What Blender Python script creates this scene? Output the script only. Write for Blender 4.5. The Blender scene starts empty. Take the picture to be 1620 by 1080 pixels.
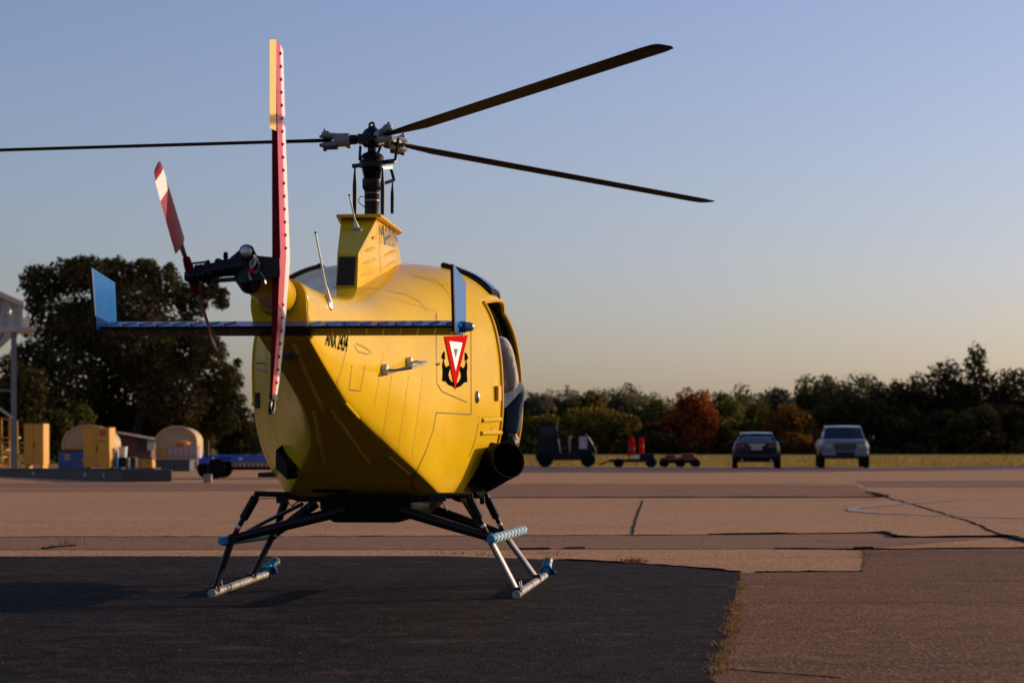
import bpy, bmesh, math, random
from mathutils import Vector, Matrix
from mathutils.bvhtree import BVHTree
R = math.radians
PI = math.pi
random.seed(7)
scene = bpy.context.scene
COL = scene.collection

# ------------------------------------------------------------------ camera, sky, sun, exposure
F, HZ, CX = 3615.0, 701.0, 810.0          # focal length, horizon row and centre column of the 1620 px photograph
CAMZ = 0.95
cam_d = bpy.data.cameras.new('camera')
cam_d.sensor_width = 36.0
cam_d.lens = F / 1620.0 * 36.0
cam_d.shift_y = (HZ - 540.0) / 1620.0
cam_d.clip_start = 0.1
cam_d.clip_end = 3000.0
cam_d.dof.use_dof = True
cam_d.dof.focus_distance = 14.6
cam_d.dof.aperture_fstop = 4.2
cam = bpy.data.objects.new('camera', cam_d)
cam.location = (0, 0, CAMZ)
cam.rotation_euler = (R(90), 0, 0)
COL.objects.link(cam)
scene.camera = cam

SUN_EL, SUN_AZ = R(13.0), R(62.0)         # azimuth clockwise from +Y
world = bpy.data.worlds.new('World')
scene.world = world
world.use_nodes = True
wn = world.node_tree
wn.nodes.clear()
sky = wn.nodes.new('ShaderNodeTexSky')
sky.sky_type = 'NISHITA'
sky.sun_disc = False
sky.sun_elevation = SUN_EL
sky.sun_rotation = SUN_AZ
sky.air_density = 1.0
sky.dust_density = 1.5
sky.ozone_density = 1.0
bg = wn.nodes.new('ShaderNodeBackground')
bg.inputs['Strength'].default_value = 0.108
wo = wn.nodes.new('ShaderNodeOutputWorld')
wb = wn.nodes.new('ShaderNodeMix')          # white balance of the whole sky
wb.data_type = 'RGBA'
wb.blend_type = 'MULTIPLY'
wb.inputs[0].default_value = 1.0
wb.inputs[7].default_value = (0.94, 0.95, 1.33, 1)
wn.links.new(sky.outputs[0], wb.inputs[6])
wn.links.new(wb.outputs[2], bg.inputs[0])
wn.links.new(bg.outputs[0], wo.inputs[0])

sun_d = bpy.data.lights.new('sun', 'SUN')
sun_d.energy = 4.1
sun_d.angle = R(0.5)
sun_d.color = (1.0, 0.76, 0.52)
sun = bpy.data.objects.new('sun', sun_d)
sdir = Vector((math.sin(SUN_AZ) * math.cos(SUN_EL), math.cos(SUN_AZ) * math.cos(SUN_EL), math.sin(SUN_EL)))
sun.rotation_euler = (-sdir).to_track_quat('-Z', 'Y').to_euler()
sun.location = sdir * 50
COL.objects.link(sun)

scene.view_settings.view_transform = 'Standard'
scene.view_settings.look = 'None'
scene.view_settings.exposure = 0.0
scene.view_settings.gamma = 1.0
scene.view_settings.use_curve_mapping = False

# ------------------------------------------------------------------ helpers
def W(px, py, d):
    return Vector(((px - CX) * d / F, d, CAMZ + (HZ - py) * d / F))

def G(px, py, z=0.0):
    d = (CAMZ - z) * F / (py - HZ)
    return Vector(((px - CX) * d / F, d, z))

YAW = R(4.0)
HUB = Vector((-0.913, 15.0, 0.0))
FWD = Vector((math.sin(YAW), math.cos(YAW), 0))
RGT = Vector((math.cos(YAW), -math.sin(YAW), 0))
CAML = Vector(((Vector((0, 0, CAMZ)) - HUB).dot(RGT), (Vector((0, 0, CAMZ)) - HUB).dot(FWD), CAMZ))

def raydir(px, py):
    v = Vector(((px - CX) / F, 1, (HZ - py) / F))
    return Vector((v.dot(RGT), v.dot(FWD), v.z))

def L(px, py, ly):
    """point in the helicopter's own frame seen at a pixel, at the station ly ahead of the mast"""
    v = raydir(px, py)
    t = (ly - CAML.y) / v.y
    return CAML + v * t

def tag(o, label=None, cat=None, group=None, kind=None):
    if label: o['label'] = label
    if cat: o['category'] = cat
    if group: o['group'] = group
    if kind: o['kind'] = kind
    return o

def thing(name, label, cat, loc=(0, 0, 0), rz=0.0, group=None):
    o = bpy.data.objects.new(name, None)
    o.empty_display_size = 0.2
    o.location = loc
    o.rotation_euler = (0, 0, rz)
    COL.objects.link(o)
    return tag(o, label, cat, group)

def link_mesh(name, me, parent=None):
    o = bpy.data.objects.new(name, me)
    COL.objects.link(o)
    if parent is not None:
        o.parent = parent
    return o

def frame_of(d):
    d = d.normalized()
    a = Vector((0, 0, 1)) if abs(d.z) < 0.9 else Vector((0, 1, 0))
    u = d.cross(a).normalized()
    v = u.cross(d).normalized()
    return u, v

class MB:
    def __init__(s):
        s.v, s.f, s.m = [], [], []
    def add(s, vs, fs, mi=0):
        b = len(s.v)
        s.v += [tuple(p) for p in vs]
        s.f += [tuple(i + b for i in f) for f in fs]
        s.m += [mi] * len(fs)
        return s
    def box(s, c, size, rot=None, mi=0, taper=1.0):
        hx, hy, hz = size[0] / 2, size[1] / 2, size[2] / 2
        ps = [Vector((sx * hx * (taper if sz > 0 else 1), sy * hy * (taper if sz > 0 else 1), sz * hz)) for sz in (-1, 1) for sy in (-1, 1) for sx in (-1, 1)]
        if rot is not None: ps = [rot @ p for p in ps]
        c = Vector(c)
        return s.add([p + c for p in ps], [(0, 2, 3, 1), (4, 5, 7, 6), (0, 1, 5, 4), (1, 3, 7, 5), (3, 2, 6, 7), (2, 0, 4, 6)], mi)
    def tube(s, pts, r, n=10, mi=0, cap=True, sq=1.0):
        pts = [Vector(p) for p in pts]
        rs = r if isinstance(r, (list, tuple)) else [r] * len(pts)
        k = len(pts)
        vs, fs = [], []
        u = None
        for i, p in enumerate(pts):
            d = (pts[min(i + 1, k - 1)] - pts[max(i - 1, 0)])
            if d.length < 1e-9: d = Vector((0, 0, 1))
            d.normalize()
            if u is None:
                u, w = frame_of(d)
            else:
                u = (u - d * u.dot(d))
                if u.length < 1e-6: u, _ = frame_of(d)
                u.normalize()
                w = u.cross(d).normalized()
            for j in range(n):
                a = 2 * PI * j / n
                vs.append(p + (u * math.cos(a) + w * math.sin(a) * sq) * rs[i])
        for i in range(k - 1):
            for j in range(n):
                fs.append((i * n + j, i * n + (j + 1) % n, (i + 1) * n + (j + 1) % n, (i + 1) * n + j))
        if cap:
            fs.append(tuple(range(n))[::-1])
            fs.append(tuple((k - 1) * n + j for j in range(n)))
        return s.add(vs, fs, mi)
    def bar(s, a, b, w, h, up=(0, 0, 1), mi=0):
        a, b = Vector(a), Vector(b)
        d = (b - a).normalized()
        up = Vector(up)
        u = d.cross(up)
        if u.length < 1e-5: u = d.cross(Vector((0, 1, 0)))
        u.normalize()
        v = u.cross(d).normalized()
        vs = [p + u * (i * w / 2) + v * (j * h / 2) for p in (a, b) for i, j in ((-1, -1), (1, -1), (1, 1), (-1, 1))]
        return s.add(vs, [(3, 2, 1, 0), (4, 5, 6, 7), (0, 1, 5, 4), (1, 2, 6, 5), (2, 3, 7, 6), (3, 0, 4, 7)], mi)
    def lathe(s, prof, c=(0, 0, 0), axis=(0, 0, 1), n=20, mi=0, cap=True):
        ax = Vector(axis).normalized()
        c = Vector(c)
        u, w = frame_of(ax)
        vs, fs = [], []
        for r, h in prof:
            for j in range(n):
                a = 2 * PI * j / n
                vs.append(c + ax * h + (u * math.cos(a) + w * math.sin(a)) * max(r, 1e-4))
        k = len(prof)
        for i in range(k - 1):
            for j in range(n):
                fs.append((i * n + j, i * n + (j + 1) % n, (i + 1) * n + (j + 1) % n, (i + 1) * n + j))
        if cap:
            fs.append(tuple(range(n))[::-1])
            fs.append(tuple((k - 1) * n + j for j in range(n)))
        return s.add(vs, fs, mi)
    def loft(s, rings, mi=0, closed=True, cap=True):
        n = len(rings[0])
        vs = [p for r in rings for p in r]
        fs = []
        for i in range(len(rings) - 1):
            for j in range(n if closed else n - 1):
                fs.append((i * n + j, i * n + (j + 1) % n, (i + 1) * n + (j + 1) % n, (i + 1) * n + j))
        if cap and closed:
            fs.append(tuple(range(n))[::-1])
            fs.append(tuple((len(rings) - 1) * n + j for j in range(n)))
        return s.add(vs, fs, mi)
    def sphere(s, c, r, n=10, mi=0, sc=(1, 1, 1)):
        c = Vector(c)
        vs, fs = [], []
        m = max(4, n // 2)
        for i in range(m + 1):
            th = PI * i / m
            for j in range(n):
                a = 2 * PI * j / n
                vs.append(c + Vector((math.sin(th) * math.cos(a) * r * sc[0], math.sin(th) * math.sin(a) * r * sc[1], math.cos(th) * r * sc[2])))
        for i in range(m):
            for j in range(n):
                fs.append((i * n + j, (i + 1) * n + j, (i + 1) * n + (j + 1) % n, i * n + (j + 1) % n))
        return s.add(vs, fs, mi)
    def mesh(s, name, mats, smooth=35, fix=True):
        me = bpy.data.meshes.new(name)
        me.from_pydata(s.v, [], s.f)
        for m in (mats if isinstance(mats, (list, tuple)) else [mats]):
            me.materials.append(m)
        me.polygons.foreach_set('material_index', s.m)
        if fix:
            bm = bmesh.new()
            bm.from_mesh(me)
            bmesh.ops.remove_doubles(bm, verts=bm.verts, dist=1e-5)
            bmesh.ops.recalc_face_normals(bm, faces=bm.faces)
            bm.to_mesh(me)
            bm.free()
        if smooth:
            me.polygons.foreach_set('use_smooth', [True] * len(me.polygons))
            me.set_sharp_from_angle(angle=R(smooth))
        me.update()
        return me
    def build(s, name, mats, parent=None, smooth=35, bevel=0, fix=True):
        o = link_mesh(name, s.mesh(name, mats, smooth, fix), parent)
        if bevel:
            b = o.modifiers.new('bevel', 'BEVEL')
            b.width = bevel
            b.segments = 2
            b.limit_method = 'ANGLE'
            b.angle_limit = R(40)
        return o

def copy_tree(o, parent=None):
    c = o.copy()
    COL.objects.link(c)
    if parent is not None:
        c.parent = parent
    for ch in [x for x in bpy.data.objects if x.parent == o]:
        copy_tree(ch, c)
    return c

# ------------------------------------------------------------------ materials
def mat(name, col, rough=0.5, metal=0.0, var=0.0, vscale=4.0, bump=0.0, bscale=40.0, coat=0.0, col2=None, rvar=0.0, spec=0.5):
    m = bpy.data.materials.new(name)
    m.use_nodes = True
    nt = m.node_tree
    b = nt.nodes['Principled BSDF']
    b.inputs['Base Color'].default_value = (*col, 1)
    b.inputs['Roughness'].default_value = rough
    b.inputs['Metallic'].default_value = metal
    b.inputs['Coat Weight'].default_value = coat
    b.inputs['Coat Roughness'].default_value = 0.08
    b.inputs['Specular IOR Level'].default_value = spec
    if var or bump or rvar:
        tc = nt.nodes.new('ShaderNodeTexCoord')
        nz = nt.nodes.new('ShaderNodeTexNoise')
        nz.inputs['Scale'].default_value = vscale
        nz.inputs['Detail'].default_value = 6
        nz.inputs['Roughness'].default_value = 0.65
        nt.links.new(tc.outputs['Object'], nz.inputs['Vector'])
        if var:
            mx = nt.nodes.new('ShaderNodeMix')
            mx.data_type = 'RGBA'
            c2 = col2 if col2 else tuple(max(0, c * (1 - var)) for c in col)
            c1 = col if col2 else tuple(min(1, c * (1 + var * 0.6)) for c in col)
            mx.inputs[6].default_value = (*c2, 1)
            mx.inputs[7].default_value = (*c1, 1)
            rp = nt.nodes.new('ShaderNodeMapRange')
            rp.inputs[1].default_value = 0.33
            rp.inputs[2].default_value = 0.67
            nt.links.new(nz.outputs['Fac'], rp.inputs[0])
            nt.links.new(rp.outputs[0], mx.inputs[0])
            nt.links.new(mx.outputs[2], b.inputs['Base Color'])
        if rvar:
            rr = nt.nodes.new('ShaderNodeMapRange')
            rr.inputs[1].default_value = 0.3
            rr.inputs[2].default_value = 0.7
            rr.inputs[3].default_value = max(0.02, rough - rvar)
            rr.inputs[4].default_value = min(1, rough + rvar)
            nt.links.new(nz.outputs['Fac'], rr.inputs[0])
            nt.links.new(rr.outputs[0], b.inputs['Roughness'])
        if bump:
            n2 = nt.nodes.new('ShaderNodeTexNoise')
            n2.inputs['Scale'].default_value = bscale
            n2.inputs['Detail'].default_value = 4
            nt.links.new(tc.outputs['Object'], n2.inputs['Vector'])
            bp = nt.nodes.new('ShaderNodeBump')
            bp.inputs['Strength'].default_value = bump
            bp.inputs['Distance'].default_value = 0.02
            nt.links.new(n2.outputs['Fac'], bp.inputs['Height'])
            nt.links.new(bp.outputs[0], b.inputs['Normal'])
    return m

def leaf_mat(name, cols, transl=0.25):
    m = bpy.data.materials.new(name)
    m.use_nodes = True
    nt = m.node_tree
    nt.nodes.clear()
    out = nt.nodes.new('ShaderNodeOutputMaterial')
    geo = nt.nodes.new('ShaderNodeNewGeometry')
    tc = nt.nodes.new('ShaderNodeTexCoord')
    nz = nt.nodes.new('ShaderNodeTexNoise')
    nz.inputs['Scale'].default_value = 0.55
    nz.inputs['Detail'].default_value = 3
    nt.links.new(tc.outputs['Object'], nz.inputs['Vector'])
    ad = nt.nodes.new('ShaderNodeMath')
    ad.operation = 'MULTIPLY_ADD'
    ad.inputs[1].default_value = 0.55
    nt.links.new(geo.outputs['Random Per Island'], ad.inputs[0])
    ml = nt.nodes.new('ShaderNodeMath')
    ml.operation = 'MULTIPLY_ADD'
    ml.inputs[1].default_value = 1.4
    ml.inputs[2].default_value = -0.45
    nt.links.new(nz.outputs['Fac'], ml.inputs[0])
    nt.links.new(ml.outputs[0], ad.inputs[2])
    cr = nt.nodes.new('ShaderNodeValToRGB')
    el = cr.color_ramp.elements
    while len(el) < len(cols): el.new(0.5)
    for i, c in enumerate(cols):
        el[i].position = 0.1 + 0.8 * i / (len(cols) - 1)
        el[i].color = (*c, 1)
    nt.links.new(ad.outputs[0], cr.inputs[0])
    df = nt.nodes.new('ShaderNodeBsdfDiffuse')
    tl = nt.nodes.new('ShaderNodeBsdfTranslucent')
    mx = nt.nodes.new('ShaderNodeMixShader')
    mx.inputs[0].default_value = transl
    nt.links.new(cr.outputs[0], df.inputs[0])
    nt.links.new(cr.outputs[0], tl.inputs[0])
    nt.links.new(df.outputs[0], mx.inputs[1])
    nt.links.new(tl.outputs[0], mx.inputs[2])
    nt.links.new(mx.outputs[0], out.inputs[0])
    return m

def glass_mat(name, tint, gloss=0.25):
    m = bpy.data.materials.new(name)
    m.use_nodes = True
    nt = m.node_tree
    nt.nodes.clear()
    out = nt.nodes.new('ShaderNodeOutputMaterial')
    tr = nt.nodes.new('ShaderNodeBsdfTransparent')
    tr.inputs[0].default_value = (*tint, 1)
    gl = nt.nodes.new('ShaderNodeBsdfGlossy')
    gl.inputs['Roughness'].default_value = 0.03
    gl.inputs[0].default_value = (0.9, 0.95, 1, 1)
    fr = nt.nodes.new('ShaderNodeFresnel')
    fr.inputs[0].default_value = 1.5
    mx = nt.nodes.new('ShaderNodeMixShader')
    nt.links.new(fr.outputs[0], mx.inputs[0])
    nt.links.new(tr.outputs[0], mx.inputs[1])
    nt.links.new(gl.outputs[0], mx.inputs[2])
    nt.links.new(mx.outputs[0], out.inputs[0])
    return m

def ground_mat(name, c1, c2, c3, scale=0.6, rough=0.9, bump=0.25, speck=0.5, streak=0.0, spec=0.03, fleck=0.0, grain=1.0):
    """patchy worn paving: broad patches, finer mottling, light aggregate specks, fine relief"""
    m = bpy.data.materials.new(name)
    m.use_nodes = True
    nt = m.node_tree
    b = nt.nodes['Principled BSDF']
    b.inputs['Roughness'].default_value = rough
    b.inputs['Specular IOR Level'].default_value = spec
    tc = nt.nodes.new('ShaderNodeTexCoord')
    def noise(sc, det, ro=0.6, sx=1.0, sy=1.0):
        mp = nt.nodes.new('ShaderNodeMapping')
        mp.inputs['Scale'].default_value = (sx, sy, 1)
        nt.links.new(tc.outputs['Object'], mp.inputs[0])
        n = nt.nodes.new('ShaderNodeTexNoise')
        n.inputs['Scale'].default_value = sc
        n.inputs['Detail'].default_value = det
        n.inputs['Roughness'].default_value = ro
        nt.links.new(mp.outputs[0], n.inputs['Vector'])
        return n
    def rng(n, a, c, lo=0.0, hi=1.0):
        r = nt.nodes.new('ShaderNodeMapRange')
        for i, x in enumerate((a, c, lo, hi)): r.inputs[i + 1].default_value = x
        nt.links.new(n.outputs[0], r.inputs[0])
        return r
    def mix(f, a, c):
        x = nt.nodes.new('ShaderNodeMix')
        x.data_type = 'RGBA'
        nt.links.new(f.outputs[0], x.inputs[0])
        for k, val in ((6, a), (7, c)):
            if isinstance(val, tuple): x.inputs[k].default_value = (*val, 1)
            else: nt.links.new(val.outputs[2], x.inputs[k])
        return x
    n1 = noise(scale, 5, 0.6, 0.45, 1.0)
    n2 = noise(scale * 9, 6, 0.7)
    n3 = noise(scale * 130, 2, 0.5, 1.0, 0.22)
    n4 = noise(scale * 1.6, 4, 0.7, 0.22, 2.2)
    a = mix(rng(n1, 0.36, 0.64), c2, c1)
    a = mix(rng(n2, 0.5, 0.75, 0, 0.55), a, c3)
    dark = tuple(c * 0.55 for c in c2)
    a = mix(rng(n4, 0.56, 0.72, 0, 0.6 if streak == 0 else streak), a, dark)
    light = tuple(min(1, c * 1.9 + 0.03) for c in c1)
    a = mix(rng(n3, 0.54, 0.68, 0, speck), a, light)
    n5 = noise(scale * 75, 2, 0.5, 1.0, 0.25)
    a = mix(rng(n5, 0.54, 0.66, 0, speck * 0.9), a, dark)
    if fleck:
        n6 = noise(scale * 24, 5, 0.75, 0.6, 0.3)
        a = mix(rng(n6, 0.57, 0.68, 0, fleck), a, tuple(min(1, c * 2.6 + 0.02) for c in c1))
        n7 = noise(scale * 4.5, 6, 0.75, 0.5, 0.8)
        a = mix(rng(n7, 0.54, 0.68, 0, fleck * 0.8), a, tuple(c * 1.25 for c in c3))
        n8 = noise(scale * 11, 5, 0.7, 0.4, 0.4)
        a = mix(rng(n8, 0.54, 0.66, 0, fleck), a, dark)
    nt.links.new(a.outputs[2], b.inputs['Base Color'])
    bp = nt.nodes.new('ShaderNodeBump')
    bp.inputs['Strength'].default_value = bump
    bp.inputs['Distance'].default_value = 0.012
    nt.links.new(n3.outputs[0], bp.inputs['Height'])
    nt.links.new(bp.outputs[0], b.inputs['Normal'])
    return m

M = {}
M['yellow'] = mat('yellow_paint', (0.72, 0.445, 0.010), 0.2, var=0.09, vscale=2.2, bump=0.05, bscale=3.2, coat=0.0, rvar=0.05, spec=0.06)
M['yellow_trim'] = mat('yellow_trim_paint', (0.7, 0.38, 0.012), 0.4, spec=0.2)
M['seam'] = mat('panel_seam', (0.09, 0.045, 0.006), 0.7)
M['rivet'] = mat('rivet_paint', (0.5, 0.26, 0.01), 0.4)
M['black'] = mat('black_paint', (0.006, 0.006, 0.007), 0.38, var=0.3, vscale=30, spec=0.25)
M['black_matt'] = mat('black_matt', (0.004, 0.004, 0.0045), 0.75, var=0.4, vscale=12, bump=0.1, bscale=80, spec=0.1)
M['rubber'] = mat('rubber', (0.007, 0.007, 0.007), 0.85, spec=0.1)
M['blade'] = mat('blade_paint', (0.009, 0.007, 0.0065), 0.6, var=0.2, vscale=6, spec=0.05)
M['steel'] = mat('brushed_steel', (0.45, 0.44, 0.42), 0.35, 0.9, var=0.2, vscale=20)
M['dull_metal'] = mat('dull_metal', (0.23, 0.22, 0.21), 0.5, 0.6, var=0.3, vscale=18)
M['skid'] = mat('worn_skid_metal', (0.33, 0.3, 0.27), 0.5, 0.5, var=0.5, vscale=22)
M['leg'] = mat('dark_leg_paint', (0.010, 0.009, 0.009), 0.4, var=0.2, vscale=16, spec=0.25)
M['grey_grip'] = mat('grey_grip_paint', (0.2, 0.205, 0.21), 0.45, var=0.15, vscale=15)
M['white'] = mat('white_paint', (0.72, 0.69, 0.64), 0.4)
M['red'] = mat('red_paint', (0.52, 0.03, 0.06), 0.4, spec=0.25)
M['maroon'] = mat('maroon_paint', (0.16, 0.003, 0.008), 0.5, spec=0.08)
M['tail_red_paint'] = mat('tail_rotor_red', (0.30, 0.012, 0.025), 0.45, var=0.2, vscale=12, spec=0.15)
M['red_decal'] = mat('red_decal', (0.58, 0.012, 0.012), 0.6, spec=0.0)
M['green_decal'] = mat('green_decal', (0.008, 0.12, 0.07), 0.5, spec=0.1)
M['black_decal'] = mat('black_decal', (0.005, 0.005, 0.005), 0.8, spec=0.0)
M['grey_decal'] = mat('slate_decal', (0.045, 0.055, 0.075), 0.55, spec=0.1)
M['blue'] = mat('sky_blue_paint', (0.006, 0.125, 0.4), 0.3, var=0.08, vscale=5, spec=0.1)
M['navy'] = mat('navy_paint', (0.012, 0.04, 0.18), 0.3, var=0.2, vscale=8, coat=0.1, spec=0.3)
M['navy_dark'] = mat('navy_shade_and_edge', (0.003, 0.004, 0.012), 0.4, spec=0.04)  # tailplane underside's shade put into a darker navy; rear edges share it
M['wrap_blue'] = mat('blue_plastic_wrap', (0.02, 0.2, 0.36), 0.3, var=0.35, vscale=14, bump=0.5, bscale=35)
M['wrap_cream'] = mat('cream_tape', (0.70, 0.66, 0.42), 0.5, var=0.15, vscale=20)
M['yellow_tip'] = mat('pale_yellow_tape', (0.62, 0.5, 0.09), 0.45, var=0.2, vscale=20)
M['glass'] = glass_mat('tinted_canopy', (0.62, 0.64, 0.66))
M['glass_dark'] = glass_mat('dark_blue_canopy', (0.03, 0.05, 0.09))
M['interior'] = mat('cabin_trim', (0.035, 0.035, 0.038), 0.8)
M['mesh_grille'] = mat('grille_mesh', (0.02, 0.018, 0.012), 0.7)
M['brass'] = mat('brass', (0.45, 0.3, 0.1), 0.3, 0.9)
M['concrete'] = mat('concrete', (0.27, 0.22, 0.18), 0.9, var=0.2, vscale=8)
M['jeans'] = mat('denim', (0.045, 0.085, 0.13), 0.9, var=0.45, vscale=9, bump=1.0, bscale=12)
M['shirt'] = mat('grey_shirt_cloth', (0.52, 0.46, 0.43), 0.9, var=0.15, vscale=7, bump=1.0, bscale=9)
M['skin'] = mat('skin', (0.5, 0.29, 0.2), 0.55)
M['hair'] = mat('hair', (0.03, 0.02, 0.015), 0.7)
M['shoe'] = mat('shoe_leather', (0.025, 0.02, 0.018), 0.5)

# ================================================================== GROUND
def sheet(name, pts, m, z, kind='structure'):
    me = bpy.data.meshes.new(name)
    me.from_pydata([(p[0], p[1], z) for p in pts], [], [tuple(range(len(pts)))])
    me.materials.append(m)
    o = link_mesh(name, me)
    if me.polygons[0].normal.z < 0:
        me.flip_normals()
    o['kind'] = kind
    return o

def jag(pts, step, amp, seed, closed=True):
    """subdivide a polygon's edges with a little raggedness"""
    rnd = random.Random(seed)
    out = []
    n = len(pts)
    for i in range(n if closed else n - 1):
        a, b = Vector(pts[i][:2]), Vector(pts[(i + 1) % n][:2])
        k = max(1, min(90, int((b - a).length / step)))
        for j in range(k):
            p = a.lerp(b, j / k)
            if j: p += Vector((rnd.uniform(-1, 1), rnd.uniform(-1, 1))) * amp
            out.append((p.x, p.y))
    if not closed: out.append((pts[-1][0], pts[-1][1]))
    return out

M['grass'] = ground_mat('dry_grass_ground', (0.30, 0.19, 0.035), (0.2, 0.14, 0.03), (0.36, 0.23, 0.05), 0.25, 1.0, 0.6, 0.2)
M['apron'] = ground_mat('apron_concrete', (0.46, 0.25, 0.125), (0.40, 0.215, 0.11), (0.52, 0.29, 0.155), 0.32, 0.93, 0.2, 0.55, fleck=0.22)
M['strip'] = ground_mat('strip_asphalt', (0.29, 0.158, 0.09), (0.235, 0.13, 0.077), (0.33, 0.185, 0.105), 0.5, 0.93, 0.3, 0.7, fleck=0.3)
M['fore'] = ground_mat('foreground_asphalt', (0.20, 0.105, 0.057), (0.14, 0.076, 0.045), (0.26, 0.14, 0.08), 0.45, 0.93, 0.4, 0.6, fleck=0.4)
M['patch'] = ground_mat('new_asphalt', (0.022, 0.017, 0.015), (0.014, 0.011, 0.0105), (0.075, 0.05, 0.037), 0.8, 0.85, 0.5, 0.55, fleck=0.85)
M['road'] = ground_mat('road_asphalt', (0.16, 0.11, 0.10), (0.13, 0.092, 0.085), (0.19, 0.13, 0.115), 0.4, 0.9, 0.1, 0.2)
M['crack'] = mat('crack_sealant', (0.012, 0.009, 0.008), 0.9, var=0.4, vscale=6, spec=0.03)
M['paint_line'] = mat('faded_line_paint', (0.3, 0.27, 0.27), 0.8, var=0.9, vscale=3.5, col2=(0.34, 0.24, 0.18))

sheet('grass_field', [(-1400, -200), (1400, -200), (1400, 2200), (-1400, 2200)], M['grass'], -0.012)
sheet('apron', [(-160, -40), (160, -40), (160, 96.5), (45, 93.5), (14, 92.5), (5, 96.0), (-6, 99), (-160, 118)], M['apron'], -0.004)
road = [G(820, 736.8), G(1120, 741), G(1300, 740), G(1480, 738.3), G(1620, 735.3)]
road_pts = [(p.x, p.y) for p in road] + [(90, 104), (90, 84.5)]
road_lo = [G(1620, 741.6), G(1480, 744), G(1300, 745.5), G(1100, 747), G(820, 747)]
road_pts += [(p.x, p.y) for p in road_lo]
sheet('road', road_pts, M['road'], 0.0)
# darker asphalt strips crossing the apron
sheet('pavement_strip', jag([G(-300, 763), G(300, 764), G(900, 764.5), G(1352, 766), G(1394, 786), G(900, 786.5), G(480, 787.5), G(470, 772), G(-300, 771)], 0.7, 0.05, 3), M['strip'], 0.0)
sheet('pavement_strip', jag([G(1352, 760.2), G(1900, 759.5), G(1900, 770.5), G(1375, 770.5)], 0.9, 0.05, 4), M['strip'], 0.0)
sheet('pavement_strip', jag([G(-300, 774.5), G(420, 773), G(420, 775.5), G(-300, 778)], 0.9, 0.05, 5), M['strip'], 0.0)
sheet('pavement_strip', jag([G(-200, 849), G(600, 848), G(1060, 846), G(1400, 843), G(1422, 850), G(1590, 848.5), G(1360, 867), G(900, 868), G(-200, 869)], 0.3, 0.015, 6), M['strip'], 0.0)
fore_edge = [G(1170, 906), G(1190, 905), G(1365, 903.5), G(1368, 869), G(1500, 867.5), G(1720, 866)]
fe = jag([(p.x, p.y) for p in fore_edge], 0.12, 0.012, 8, closed=False)
sheet('foreground_pavement', fe + [(26, 20.9), (26, -6), (0.0, -6), (0.2, 8.0), (1.0, 15.0)], M['fore'], 0.0)
edge_top = [G(-500, 881.5), G(100, 880), G(700, 879.5), G(900, 886), G(1060, 895), G(1168, 904.5)]
edge_side = [G(1172, 912), G(1160, 960), G(1150, 1010), G(1128, 1075)]
pt = jag([(p.x, p.y) for p in edge_top + edge_side], 0.1, 0.008, 9, closed=False)
sheet('asphalt_patch', pt + [(0.72, 6.0), (0.6, -8), (-14, -8), (-14, 17)], M['patch'], 0.004)

def ribbon(name, pts, width, m, z, jit=0.0, seed=1, step=0.12, gaps=0.0):
    rnd = random.Random(seed)
    P = jag([(p[0], p[1]) for p in pts], step, jit, seed, closed=False)
    P = [Vector(p) for p in P]
    mb = MB()
    vs = []
    for i, p in enumerate(P):
        d = P[min(i + 1, len(P) - 1)] - P[max(i - 1, 0)]
        n = Vector((-d.y, d.x)).normalized()
        w = width * rnd.uniform(0.45, 1.25)
        vs.append((p - n * w / 2))
        vs.append((p + n * w / 2))
    fs = []
    for i in range(len(P) - 1):
        if rnd.random() < gaps: continue
        fs.append((2 * i, 2 * i + 2, 2 * i + 3, 2 * i + 1))
    mb.add([(v.x, v.y, z) for v in vs], fs)
    o = mb.build(name, m, smooth=0)
    o['kind'] = 'structure'
    return o

def ridge(pts, w, h, jit, seed, step=.15):
    """a slab edge or sealed joint standing a little proud, with its own height"""
    rnd = random.Random(seed)
    P = [Vector((p[0], p[1], 0)) for p in jag([(q[0], q[1]) for q in pts], step, jit, seed, closed=False)]
    mb = MB()
    rings = []
    for i, p in enumerate(P):
        d = (P[min(i + 1, len(P) - 1)] - P[max(i - 1, 0)]).normalized()
        n = Vector((-d.y, d.x, 0))
        k = rnd.uniform(.45, 1.25)
        rings.append([p - n * w * .5 * k - Vector((0, 0, .01)), p - n * w * .42 * k + Vector((0, 0, h * k)), p + n * w * .42 * k + Vector((0, 0, h * k)), p + n * w * .5 * k - Vector((0, 0, .01))])
    mb.loft(rings)
    o = mb.build('pavement_joint', M['crack'], smooth=0)
    o['kind'] = 'structure'
ridge([G(1017, 791), G(1008, 815), G(1000, 844)], .018, .004, .012, 11)
ridge([G(-100, 849.3), G(600, 848), G(1060, 846.2), G(1200, 845)], .02, .007, .02, 12)
ridge([G(1120, 845.6), G(1200, 845), G(1300, 844), G(1398, 842.3)], .04, .018, .015, 13, .2)
ridge([G(1398, 842.3), G(1418, 850), G(1500, 850), G(1592, 849)], .05, .022, .015, 33, .2)
ridge([G(1390, 783), G(1450, 799), G(1530, 823), G(1592, 848)], .032, .006, .03, 14, .25)
ridge([G(1588, 847), G(1640, 860)], .08, .018, .02, 34, .15)
ridge([G(400, 788.5), G(900, 786.8), G(1395, 786.3)], .06, .016, .05, 16, .5)
ridge([G(1225, 867.5), G(1365, 868.3)], .03, .008, .02, 17)
ridge([G(1366, 869), G(1500, 867.6), G(1700, 866)], .04, .013, .02, 18)
ridge([G(1195, 905), G(1300, 903.7), G(1365, 903.7)], .03, .009, .02, 19, .08)
ridge([G(820, 868.5), G(870, 868.2)], .03, .012, .03, 20, .08)
ridge([G(890, 867.5), G(925, 867)], .03, .014, .03, 21, .08)
ridge([G(1352, 868.6), G(1382, 868.6)], .10, .022, .03, 35, .07)
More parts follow.
